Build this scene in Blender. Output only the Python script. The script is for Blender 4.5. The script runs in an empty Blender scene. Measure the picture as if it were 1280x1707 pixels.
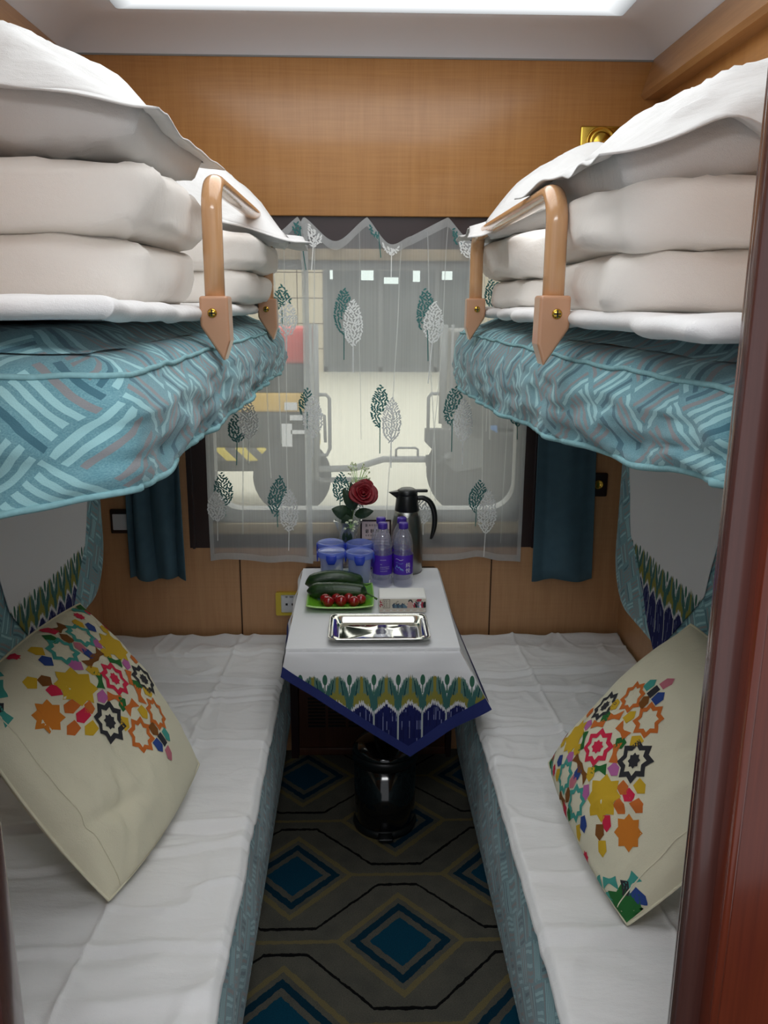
import bpy, bmesh, math, random
from mathutils import Vector, Matrix, noise
R = math.radians
PI = math.pi
rnd = random.Random(7)
S = bpy.context.scene
COL = S.collection

# ------------------------------------------------------------------ camera
FPX = 1400.0
cam_d = bpy.data.cameras.new('camera'); cam = bpy.data.objects.new('camera', cam_d); COL.objects.link(cam)
cam_d.sensor_fit = 'VERTICAL'; cam_d.sensor_height = 36.0; cam_d.lens = FPX / 1707.0 * 36.0
cam_d.clip_start = 0.02
_t = R(14.0); _psi = math.atan2(40.0, FPX / math.cos(_t)); _roll = R(0.3)
fw = Vector((math.sin(_psi) * math.cos(_t), math.cos(_psi) * math.cos(_t), -math.sin(_t)))
rt = Vector((math.cos(_psi), -math.sin(_psi), 0)); up = rt.cross(fw)
r2 = rt * math.cos(_roll) + up * math.sin(_roll); u2 = up * math.cos(_roll) - rt * math.sin(_roll)
cam.matrix_world = Matrix(((r2.x, u2.x, -fw.x, 0.0), (r2.y, u2.y, -fw.y, 0.0), (r2.z, u2.z, -fw.z, 1.66), (0, 0, 0, 1)))
S.camera = cam

# ------------------------------------------------------------------ exposure, world, lamps
S.view_settings.view_transform = 'Standard'; S.view_settings.look = 'None'
S.view_settings.gamma = 1.0; S.view_settings.use_curve_mapping = False
S.view_settings.exposure = 0.0
S.cycles.transparent_max_bounces = 40
W = bpy.data.worlds.new('World'); S.world = W; W.use_nodes = True
W.node_tree.nodes['Background'].inputs[0].default_value = (0.92, 0.95, 1.0, 1)
W.node_tree.nodes['Background'].inputs[1].default_value = 0.62
CEIL_LAMP = 2.75        # luminous ceiling panel of the compartment
CORRIDOR_LAMP = 13.0    # lamp strip in the corridor ceiling
PLATFORM_W = 1150.0    # station hall lamps outside the window, and the added cart fill
def area(name, loc, rot, sx, sy, watts, col=(1, 1, 1)):
    d = bpy.data.lights.new(name, 'AREA'); d.shape = 'RECTANGLE'; d.size = sx; d.size_y = sy; d.energy = watts; d.color = col
    o = bpy.data.objects.new(name, d); o.location = loc; o.rotation_euler = rot; COL.objects.link(o); return o
area('station_hall_light', (0.5, 12.5, 5.8), (0, 0, 0), 12, 12, PLATFORM_W, (1, 1, 0.98))
area('cart_fill_light', (0.2, 3.9, 4.6), (R(38), 0, 0), 7, .5, PLATFORM_W * .16, (1, 1, 0.98))  # unseen fill, added to lift the dark fronts of the carts

# ------------------------------------------------------------------ colour and node helpers
def lin(c):
    c = c / 255.0
    return c / 12.92 if c <= 0.04045 else ((c + 0.055) / 1.055) ** 2.4
def rgb(r, g, b): return (lin(r), lin(g), lin(b), 1.0)

class Sk:
    """a float socket that builds Math nodes"""
    def __init__(s, nt, o): s.nt = nt; s.o = o
    def op(s, k, *a, clamp=False):
        n = s.nt.nodes.new('ShaderNodeMath'); n.operation = k; n.use_clamp = clamp
        for i, v in enumerate((s,) + a):
            if isinstance(v, Sk): s.nt.links.new(v.o, n.inputs[i])
            else: n.inputs[i].default_value = v
        return Sk(s.nt, n.outputs[0])
    def __add__(s, b): return s.op('ADD', b)
    __radd__ = __add__
    def __sub__(s, b): return s.op('SUBTRACT', b)
    def __rsub__(s, b): return (s * -1.0) + b
    def __mul__(s, b): return s.op('MULTIPLY', b)
    __rmul__ = __mul__
    def __truediv__(s, b): return s.op('DIVIDE', b)
    def abs(s): return s.op('ABSOLUTE')
    def floor(s): return s.op('FLOOR')
    def fract(s): return s - s.floor()
    def lt(s, b): return s.op('LESS_THAN', b)
    def gt(s, b): return s.op('GREATER_THAN', b)
    def mn(s, b): return s.op('MINIMUM', b)
    def mx(s, b): return s.op('MAXIMUM', b)
    def clamp(s): return s.op('ADD', 0.0, clamp=True)
    def pw(s, b): return s.op('POWER', b)
    def sin(s): return s.op('SINE')

class Mat:
    def __init__(s, name, rough=0.6, metallic=0.0, spec=0.5):
        s.m = bpy.data.materials.new(name); s.m.use_nodes = True; s.nt = s.m.node_tree
        s.b = s.nt.nodes['Principled BSDF']; s.out = s.nt.nodes['Material Output']
        s.b.inputs['Roughness'].default_value = rough; s.b.inputs['Metallic'].default_value = metallic
        s.b.inputs['Specular IOR Level'].default_value = spec
    def node(s, t): return s.nt.nodes.new(t)
    def link(s, a, b): s.nt.links.new(a.o if isinstance(a, Sk) else a, b)
    def coords(s, kind='Object'):
        n = s.node('ShaderNodeTexCoord'); return n.outputs[kind]
    def uvxyz(s, kind='UV'):
        n = s.node('ShaderNodeSeparateXYZ'); s.link(s.coords(kind), n.inputs[0])
        return [Sk(s.nt, n.outputs[i]) for i in range(3)]
    def comb(s, x, y, z=0.0):
        n = s.node('ShaderNodeCombineXYZ')
        for i, v in enumerate((x, y, z)):
            if isinstance(v, Sk): s.link(v, n.inputs[i])
            else: n.inputs[i].default_value = v
        return n.outputs[0]
    def noise(s, vec, scale, detail=2.0, rough=0.5):
        n = s.node('ShaderNodeTexNoise'); n.inputs['Scale'].default_value = scale; n.inputs['Detail'].default_value = detail
        n.inputs['Roughness'].default_value = rough
        if vec is not None: s.link(vec, n.inputs['Vector'])
        return Sk(s.nt, n.outputs[0])
    def white(s, vec):
        n = s.node('ShaderNodeTexWhiteNoise'); n.noise_dimensions = '3D'; s.link(vec, n.inputs['Vector']); return Sk(s.nt, n.outputs[0])
    def scalevec(s, vec, sc):
        n = s.node('ShaderNodeMapping'); s.link(vec, n.inputs[0]); n.inputs['Scale'].default_value = sc; return n.outputs[0]
    def mix(s, f, a, b):
        n = s.node('ShaderNodeMix'); n.data_type = 'RGBA'
        if isinstance(f, Sk): s.link(f, n.inputs[0])
        else: n.inputs[0].default_value = f
        for v, i in ((a, 6), (b, 7)):
            if isinstance(v, tuple): n.inputs[i].default_value = v
            else: s.link(v, n.inputs[i])
        return n.outputs[2]
    def color(s, c):
        if isinstance(c, tuple): s.b.inputs['Base Color'].default_value = c
        else: s.link(c, s.b.inputs['Base Color'])
    def bump(s, h, strength=0.3, dist=0.002):
        n = s.node('ShaderNodeBump'); n.inputs['Strength'].default_value = strength; n.inputs['Distance'].default_value = dist
        s.link(h, n.inputs['Height']); s.link(n.outputs[0], s.b.inputs['Normal'])

def plain(name, c, rough=0.6, metallic=0.0, spec=0.5, grain=0.0, gscale=60.0, coat=0.0):
    m = Mat(name, rough, metallic, spec)
    if grain:
        nz = m.noise(m.coords(), gscale, 3.0)
        d = tuple(v * (1 - grain) for v in c[:3]) + (1,)
        m.color(m.mix(nz, d, c))
    else: m.color(c)
    if coat:
        m.b.inputs['Coat Weight'].default_value = coat; m.b.inputs['Coat Roughness'].default_value = 0.08
    return m.m

def wood(name, c1, c2, axis='z', rough=0.35, fine=1.0, coat=0.0, figure=0.0):
    m = Mat(name, rough)
    v = m.coords('Object')
    sc = {'z': (14, 14, 1.2), 'x': (1.2, 14, 14), 'y': (14, 1.2, 14)}[axis]
    n1 = m.noise(m.scalevec(v, sc), 3.0 * fine, 5.0, 0.6)
    sc2 = {'z': (90, 90, 2.5), 'x': (2.5, 90, 90), 'y': (90, 2.5, 90)}[axis]
    n2 = m.noise(m.scalevec(v, sc2), 3.0 * fine, 2.0)
    f = n1 * 0.65 + n2 * 0.35
    if figure:
        sc3 = {'z': (2.2, 2.2, 60), 'x': (60, 2.2, 2.2), 'y': (2.2, 60, 2.2)}[axis]
        n3 = m.noise(m.scalevec(v, sc3), 2.4, 2.0)
        f = f * (1 - figure) + n3 * figure
    f = ((f - 0.5) * 2.4 + 0.5).clamp()
    m.color(m.mix(f, c1, c2)); m.bump(n2, 0.05, 0.001)
    if coat: m.b.inputs['Coat Weight'].default_value = coat; m.b.inputs['Coat Roughness'].default_value = 0.1
    return m.m

# teal chenille textile woven in blocks of stripes lying at right angles
def chenille(name, gain=1.0, cell=0.115):
    m = Mat(name, 0.95, spec=0.1)
    u, v, _ = m.uvxyz('UV')
    vec = m.coords('UV')
    wob = m.noise(vec, 9.0, 2.0) - 0.5
    wob2 = m.noise(m.comb(v, u), 11.0, 2.0) - 0.5
    a = ((u + v) * 0.7071 + wob * 0.024) / cell
    b = ((v - u) * 0.7071 + wob2 * 0.024) / cell
    ia, ib = a.floor(), b.floor()
    par = ((ia + ib) * 0.5).fract().gt(0.25)
    t = a.fract() * par + b.fract() * (1.0 - par)
    l = b.fract() * par + a.fract() * (1.0 - par)
    N = 6.0
    k = (t * N).floor(); ft = (t * N).fract()
    h = m.white(m.comb(ia + 3.1, ib + 7.7, k))
    h2 = m.white(m.comb(ib + 13.1, ia + 1.7, k))
    grain = m.noise(vec, 420.0, 2.0)
    grain2 = m.noise(vec, 70.0, 3.0)
    g = lambda r, gg, bb: tuple(x * gain for x in rgb(r, gg, bb)[:3]) + (1,)
    base = m.mix(grain2, g(106, 158, 168), g(144, 188, 196))
    base = m.mix((grain * 1.6 - 0.4).clamp(), base, g(86, 134, 148))
    inl = l.gt(h2 * 0.10) * l.lt(1.0 - h2 * 0.1)
    edge = ft.gt(0.20) * ft.lt(0.74) * inl
    c = m.mix(h.lt(0.36) * edge, base, g(160, 206, 210))
    c = m.mix(h.gt(0.66) * edge, c, g(140, 142, 144))
    c = m.mix(h.gt(0.50) * h.lt(0.66) * edge, c, g(74, 116, 130))
    m.color(c)
    m.bump(grain * 0.5 + ft.gt(0.14) * 0.5, 0.5, 0.002)
    m.b.inputs['Sheen Weight'].default_value = 0.25
    return m.m

def linen(name, c, rough=0.85, scale=900.0, strength=0.08, wrinkle=0.0, wscale=6.0):
    m = Mat(name, rough, spec=0.2)
    m.color(c)
    v = m.coords('Object')
    h = m.noise(v, scale, 1.0)
    if wrinkle:
        w = m.noise(m.scalevec(v, (1.0, 2.6, 1.6)), wscale, 4.0, 0.55)
        h = h * 0.06 + w * wrinkle
    m.bump(h, strength, 0.02 if wrinkle else 0.001)
    m.b.inputs['Sheen Weight'].default_value = 0.1
    return m.m

# ikat print: UV.x runs along the edge (m), UV.y is the drop below the tops of the flames (m)
def ikat(name, period=0.0672, offs=0.0, gain=1.0):
    m = Mat(name, 0.85, spec=0.2)
    u, v, _ = m.uvxyz('UV')
    s = (((u + offs) / period).fract() - 0.5).abs() * 2.0     # 0 in the middle of a drop, 1 at a flame top
    vec = m.coords('UV')
    j = (m.noise(m.scalevec(vec, (420, 10, 1)), 1.0, 1.0) - 0.5) * 0.040
    j2 = (m.noise(m.scalevec(vec, (500, 40, 1)), 1.0, 1.0) - 0.5)
    inv = 1.0 - s
    vtop = inv.pw(2.6) * 0.054 + j
    vb = 0.071 + inv.pw(1.2) * 0.031 + j * 0.9
    white = rgb(226, 226, 228)
    c = m.mix(v.gt(vtop), white, rgb(92, 124, 112))
    c = m.mix(v.gt(vtop + 0.006) * (s + j2 * 0.5).lt(0.52) * 0.75, c, rgb(40, 92, 92))
    c = m.mix(v.gt(vtop) * (s + j2 * 0.10).gt(0.88), c, rgb(140, 132, 58))
    c = m.mix(v.gt(vb - 0.028 - j * 2.0) * (s + j2 * 0.3).gt(0.30) , c, rgb(134, 130, 60))
    dk = (s - 0.62 + (v - 0.03) * 4.0 + j2 * 0.10).abs().lt(0.045) * v.gt(0.012) * v.lt(0.055) * v.gt(vtop)
    c = m.mix(dk, c, rgb(24, 66, 72))
    drop = ((s / 0.20).pw(2.0) + ((v - 0.010) / 0.016).pw(2.0)).lt(1.0)
    tail = s.lt(0.045) * v.gt(0.01) * v.lt(0.05)
    c = m.mix(drop.mx(tail), c, rgb(58, 104, 84))
    c = m.mix(v.gt(vb), c, rgb(206, 206, 210))
    c = m.mix(v.gt(vb + 0.011), c, rgb(24, 30, 84))
    st = m.white(m.comb((u * 190.0).floor(), (v * 38.0).floor(), 4.0)).gt(0.80) * ((u * 190.0).fract().lt(0.45))
    c = m.mix(st * v.gt(vb + 0.018) * 0.6, c, rgb(150, 158, 196))
    st2 = m.white(m.comb((u * 260.0).floor(), (v * 30.0 + 0.5).floor(), 9.0)).gt(0.7) * ((u * 260.0).fract().lt(0.5))
    c = m.mix(st2 * v.gt(vb + 0.014) * 0.8, c, rgb(14, 18, 62))
    line = s.lt(0.07) * v.gt(vb) * v.lt(0.195)
    c = m.mix(line, c, rgb(170, 178, 176))
    m.color(c); m.bump(m.noise(vec, 900.0, 1.0), 0.05, 0.001)
    return m.m

def carpet_mat():
    m = Mat('carpet_pattern', 0.95, spec=0.1)
    x, y, _ = m.uvxyz('Object')
    vec = m.coords('Object')
    jx = (m.noise(vec, 45.0, 2.0) - 0.5) * 0.010
    jy = (m.noise(m.scalevec(vec, (1.13, 0.97, 1)), 52.0, 2.0) - 0.5) * 0.010
    x = x + jx; y = y + jy
    def lattice(x0, y0):
        dx = (((x - x0) / 0.61 + 0.5).fract() - 0.5).abs() * 0.61
        dy = (((y - y0) / 0.54 + 0.5).fract() - 0.5) * 0.54
        d = dx / 0.168 + dy.abs() / 0.18
        f = ((0.23 - dx) / 0.173).clamp() * 0.177 + 0.048
        blk = (dy - f).abs().lt(0.0055)
        return dx, dy, d, blk
    A = lattice(0.104, 1.905); B = lattice(0.104 + 0.305, 1.905 + 0.27)
    d = A[2].mn(B[2])
    lineA = A[1].abs().lt(0.0065) * A[2].gt(1.0) * (A[0].gt(0.16)) * B[2].gt(1.6)
    lineB = B[1].abs().lt(0.0065) * B[2].gt(1.0) * (B[0].gt(0.16)) * A[2].gt(1.6)
    lineA = A[1].abs().lt(0.0065) * A[0].gt(0.165) * A[0].lt(0.306)
    lineB = B[1].abs().lt(0.0065) * B[0].gt(0.165) * B[0].lt(0.306)
    pile = m.noise(m.scalevec(vec, (260, 420, 1)), 1.0, 2.0)
    pile2 = m.noise(vec, 14.0, 3.0)
    gray = m.mix(pile, rgb(56, 54, 49), rgb(100, 97, 86))
    gray = m.mix((pile2 - 0.35).clamp(), gray, rgb(44, 46, 46))
    teal = m.mix(pile, rgb(4, 40, 58), rgb(10, 66, 86))
    blue = m.mix(pile, rgb(4, 28, 42), rgb(10, 50, 66))
    beige = m.mix(pile, rgb(80, 73, 47), rgb(116, 105, 72))
    c = m.mix(A[3].mx(B[3]), gray, rgb(10, 10, 11))
    c = m.mix(lineA.mx(lineB), c, beige)
    c = m.mix(d.lt(1.06), c, beige)
    c = m.mix(d.lt(0.93), c, gray)
    c = m.mix(d.lt(0.81), c, blue)
    c = m.mix(d.lt(0.65), c, gray)
    c = m.mix(d.lt(0.50), c, teal)
    m.color(c); m.bump(pile, 0.5, 0.003)
    return m.m

def clear(name, tint, gloss_rough=0.04, gloss=1.0, haze=0.0, hazecol=(0.8, 0.8, 0.8, 1)):
    """thin clear plastic / glass: tinted transparency under a fresnel gloss, with optional diffuse haze"""
    m = Mat(name); nt = m.nt
    tr = m.node('ShaderNodeBsdfTransparent'); tr.inputs[0].default_value = tint
    base = tr.outputs[0]
    if haze:
        df = m.node('ShaderNodeBsdfDiffuse'); df.inputs[0].default_value = hazecol
        tl = m.node('ShaderNodeBsdfTranslucent'); tl.inputs[0].default_value = hazecol
        mm = m.node('ShaderNodeMixShader'); mm.inputs[0].default_value = 0.5
        nt.links.new(df.outputs[0], mm.inputs[1]); nt.links.new(tl.outputs[0], mm.inputs[2])
        mx = m.node('ShaderNodeMixShader'); mx.inputs[0].default_value = haze
        nt.links.new(base, mx.inputs[1]); nt.links.new(mm.outputs[0], mx.inputs[2]); base = mx.outputs[0]
    gl = m.node('ShaderNodeBsdfGlossy'); gl.inputs['Roughness'].default_value = gloss_rough
    fr = m.node('ShaderNodeFresnel'); fr.inputs[0].default_value = 1.5
    ge = m.node('ShaderNodeNewGeometry'); f = Sk(nt, fr.outputs[0]) * gloss * (1.0 - Sk(nt, ge.outputs['Backfacing']))
    mx = m.node('ShaderNodeMixShader'); m.link(f, mx.inputs[0])
    nt.links.new(base, mx.inputs[1]); nt.links.new(gl.outputs[0], mx.inputs[2])
    nt.links.new(mx.outputs[0], m.out.inputs[0])
    return m.m

def emit(name, c, strength):
    m = Mat(name); e = m.node('ShaderNodeEmission'); e.inputs[0].default_value = c; e.inputs[1].default_value = strength
    m.nt.links.new(e.outputs[0], m.out.inputs[0]); return m.m

def lamp_panel(name, c, strength, hx, hy):
    # the diffuser dims towards its frame
    m = Mat(name); x, y, _ = m.uvxyz('Object')
    d = ((hx - x.abs()).mn(hy - y.abs()) / 0.20).clamp()
    e = m.node('ShaderNodeEmission'); e.inputs[0].default_value = c; m.link((d * 0.9 + 0.1) * strength, e.inputs[1])
    m.nt.links.new(e.outputs[0], m.out.inputs[0]); return m.m

def sheer(name, cover, c=(0.70, 0.72, 0.72, 1)):
    m = Mat(name); nt = m.nt
    v = m.coords('UV')
    nz = m.noise(m.scalevec(v, (60, 2.0, 1)), 1.0, 2.0)
    tr = m.node('ShaderNodeBsdfTransparent')
    df = m.node('ShaderNodeBsdfDiffuse'); df.inputs[0].default_value = c
    tl = m.node('ShaderNodeBsdfTranslucent'); tl.inputs[0].default_value = c
    mm = m.node('ShaderNodeMixShader'); mm.inputs[0].default_value = 0.4
    nt.links.new(df.outputs[0], mm.inputs[1]); nt.links.new(tl.outputs[0], mm.inputs[2])
    mx = m.node('ShaderNodeMixShader')
    m.link((nz * 0.12 + (cover - 0.06)).clamp(), mx.inputs[0])
    nt.links.new(tr.outputs[0], mx.inputs[1]); nt.links.new(mm.outputs[0], mx.inputs[2])
    nt.links.new(mx.outputs[0], m.out.inputs[0]); return m.m

# ------------------------------------------------------------------ materials
M = {}
M['ash'] = wood('light_figured_wood', rgb(166, 114, 62), rgb(192, 140, 82), 'z', 0.32, 0.8, 0.25, 0.35)
M['ashdark'] = wood('warm_brown_wood_panel', rgb(178, 130, 88), rgb(202, 156, 112), 'z', 0.4, 1.0, 0.1, 0.2)
M['cornice'] = wood('cornice_wood', rgb(152, 108, 66), rgb(178, 132, 86), 'y', 0.35, 1.0, 0.2)
M['mahogany'] = wood('red_mahogany', rgb(88, 32, 16), rgb(116, 48, 26), 'z', 0.22, 0.7, 0.6)
M['mahoganydark'] = wood('dark_mahogany', rgb(70, 42, 38), rgb(92, 56, 50), 'z', 0.22, 0.7, 0.6)
M['darkwood'] = plain('dark_brown_trim', rgb(46, 26, 26), 0.35, grain=0.3, gscale=20, coat=0.3)
M['seam'] = plain('panel_seam', rgb(70, 42, 20), 0.7)
M['ceiling'] = plain('white_ceiling', rgb(232, 234, 240), 0.5)
M['sheet'] = linen('white_bed_sheet', rgb(236, 235, 234), 0.75, 700, 0.45, 0.5, 11.0)
M['quilt'] = linen('white_quilt_cotton', rgb(240, 235, 228), 0.8, 800, 0.4, 0.5, 12.0)
M['pillow'] = linen('white_pillow_sateen', rgb(214, 213, 211), 0.7, 800, 0.45, 0.5, 14.0)
M['teal'] = chenille('teal_chenille', 1.0)
M['teal3'] = chenille('teal_chenille_fine_weave', 1.0, 0.06)
M['teal2'] = chenille('teal_chenille_small_weave', 1.0, 0.075)
M['piping'] = plain('teal_piping', rgb(150, 200, 206), 0.9, grain=0.4, gscale=120)
M['ikat'] = ikat('ikat_print', offs=0.0)
M['ikatw'] = ikat('ikat_print_wall', 0.062)
M['whitecloth'] = linen('white_cloth', rgb(206, 206, 210), 0.8, 800, 0.05)
M['hem'] = plain('royal_blue_hem', rgb(26, 40, 108), 0.8, grain=0.2, gscale=200)
M['cream'] = linen('cream_cotton', rgb(222, 216, 190), 0.9, 500, 0.5, 0.4, 9.0)
M['drape'] = plain('slate_blue_drape', rgb(84, 112, 126), 0.95, spec=0.1, grain=0.25, gscale=30)
M['tan'] = wood('tan_rail', rgb(196, 146, 102), rgb(212, 166, 120), 'z', 0.2, 1.0, 0.6)
M['tanplastic'] = plain('tan_plastic', rgb(202, 152, 118), 0.3, coat=0.3)
M['brass'] = plain('brass', rgb(208, 172, 74), 0.22, 1.0)
M['gold'] = plain('gold_frame', rgb(214, 190, 70), 0.3, 0.6)
M['black'] = plain('black_plastic', rgb(14, 17, 18), 0.35)
M['blackgloss'] = plain('black_gloss', rgb(8, 8, 9), 0.12, coat=0.6)
M['whiteplastic'] = plain('white_plastic', rgb(214, 216, 220), 0.4)
M['greyplastic'] = plain('grey_window_frame', rgb(140, 142, 142), 0.5)
M['beige'] = plain('beige_sill', rgb(196, 176, 140), 0.5)
M['steel'] = plain('brushed_steel', rgb(150, 150, 146), 0.28, 1.0)
M['mirror'] = plain('polished_steel', rgb(222, 222, 216), 0.05, 1.0)
M['carpet'] = carpet_mat()
M['greenplate'] = plain('green_glazed_plate', rgb(112, 178, 44), 0.2, coat=0.5)
M['greenrim'] = plain('pale_green_rim', rgb(180, 222, 130), 0.25)
M['heater'] = wood('heater_brown_panel', rgb(70, 42, 30), rgb(92, 58, 42), 'z', 0.4)
M['stemgreen'] = plain('stem_green', rgb(70, 104, 44), 0.6)
M['leaf'] = plain('dark_leaf', rgb(34, 62, 36), 0.5, grain=0.3, gscale=60)
M['rose'] = plain('red_rose_petal', rgb(140, 8, 26), 0.55, grain=0.45, gscale=50)
M['babysbreath'] = plain('pale_flower', rgb(226, 232, 200), 0.8)
M['purplecap'] = plain('violet_cap', rgb(70, 46, 150), 0.35)
M['purplelabel'] = plain('violet_label', rgb(74, 36, 168), 0.4)
M['bluelabel'] = plain('pale_blue_print', rgb(110, 150, 205), 0.5)
M['whiteprint'] = plain('white_print', rgb(232, 232, 238), 0.5)
M['pet'] = clear('clear_bottle', (0.95, 0.95, 0.98, 1), 0.06, 2.2, 0.16, (.8,.78,.88,1))
M['water'] = clear('water', (0.95, 0.96, 0.99, 1), 0.03, 0.6)
M['glassvase'] = clear('cut_glass', (0.90, 0.93, 0.92, 1), 0.03, 3.0, 0.14)
M['bluelid'] = clear('translucent_blue_lid', (0.55, 0.63, 0.97, 1), 0.15, 1.0, 0.46, rgb(160, 180, 252))
M['bluelatch'] = plain('blue_latch', rgb(40, 66, 186), 0.3)
M['cup'] = clear('frosted_cup', (0.90, 0.92, 0.96, 1), 0.2, 1.0, 0.34, rgb(232, 236, 244))
M['paper'] = plain('white_paper', rgb(236, 235, 230), 0.7)
M['ink'] = plain('black_ink', rgb(26, 26, 28), 0.7)
M['signcard'] = plain('sign_card', rgb(226, 206, 202), 0.7)
M['signframe'] = plain('sign_frame', rgb(38, 18, 18), 0.5)
M['pane'] = clear('window_pane', (0.92, 0.94, 0.93, 1), 0.02, 1.0)
M['sheer'] = sheer('sheer_voile', 0.43)
M['hemsheer'] = sheer('sheer_hem', 0.66)
M['leafteal'] = plain('teal_embroidery', rgb(64, 118, 116), 0.9)
M['leafwhite'] = plain('white_embroidery', rgb(236, 238, 236), 0.9)
M['lamp'] = lamp_panel('lamp_diffuser', (0.95, 0.98, 1.0, 1), CEIL_LAMP, 0.71, 0.835)
M['lampc'] = emit('corridor_lamp', (0.97, 0.985, 1.0, 1), CORRIDOR_LAMP)
# station
M['platform'] = plain('pale_platform_tile', rgb(214, 212, 200), 0.5, grain=0.06, gscale=0.8)
M['walltile'] = plain('beige_wall_tile', rgb(206, 194, 170), 0.5)
M['doordark'] = plain('dark_door_glass', rgb(70, 76, 80), 0.15)
M['doorframe'] = plain('door_frame_grey', rgb(86, 90, 94), 0.4)
M['cartgrey'] = plain('cart_grey', rgb(92, 94, 96), 0.5)
M['cartdark'] = plain('cart_dark', rgb(60, 62, 64), 0.6)
M['cartsteel'] = plain('cart_bar', rgb(128, 130, 132), 0.45)
M['tyre'] = plain('tyre', rgb(58, 58, 60), 0.8)
M['redbox'] = plain('red_box', rgb(196, 44, 44), 0.5)
M['yellow'] = plain('yellow_band', rgb(214, 176, 90), 0.5)
M['bluebag'] = plain('blue_bag', rgb(86, 134, 190), 0.5)
M['doorglint'] = emit('door_reflection', (0.9, 1.0, 0.95, 1), 1.6)  # glow for the reflections drawn on the door glass
def hazard():
    m = Mat('hazard_stripes', 0.6)
    x, y, z = m.uvxyz('Object')
    f = ((x + z) * 6.0).fract().gt(0.5)
    m.color(m.mix(f, rgb(220, 200, 90), rgb(90, 88, 84))); return m.m
M['hazard'] = hazard()
def cucumber_mat():
    m = Mat('cucumber_skin', 0.32, spec=0.5)
    v = m.coords('Object')
    n = m.noise(m.scalevec(v, (8, 60, 60)), 1.5, 3.0)
    m.color(m.mix(((n - 0.45) * 3.0).clamp(), rgb(24, 50, 22), rgb(58, 88, 38)))
    m.bump(m.noise(v, 120.0, 2.0), 0.3, 0.002); return m.m
M['cucumber'] = cucumber_mat()
M['tomato'] = plain('tomato_skin', rgb(150, 22, 26), 0.14, grain=0.25, gscale=30, coat=0.5)
for k, c in dict(os=(206, 124, 44), y=(206, 168, 46), k=(52, 52, 56), red=(206, 44, 74), o=(200, 108, 48), te=(70, 152, 140), dg=(42, 104, 52),
                 br=(124, 78, 36), bl=(48, 72, 136), mag=(184, 104, 160), pk=(190, 112, 124)).items():
    M['p_' + k] = plain('print_' + k, rgb(*c), 0.9, spec=0.2)

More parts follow.
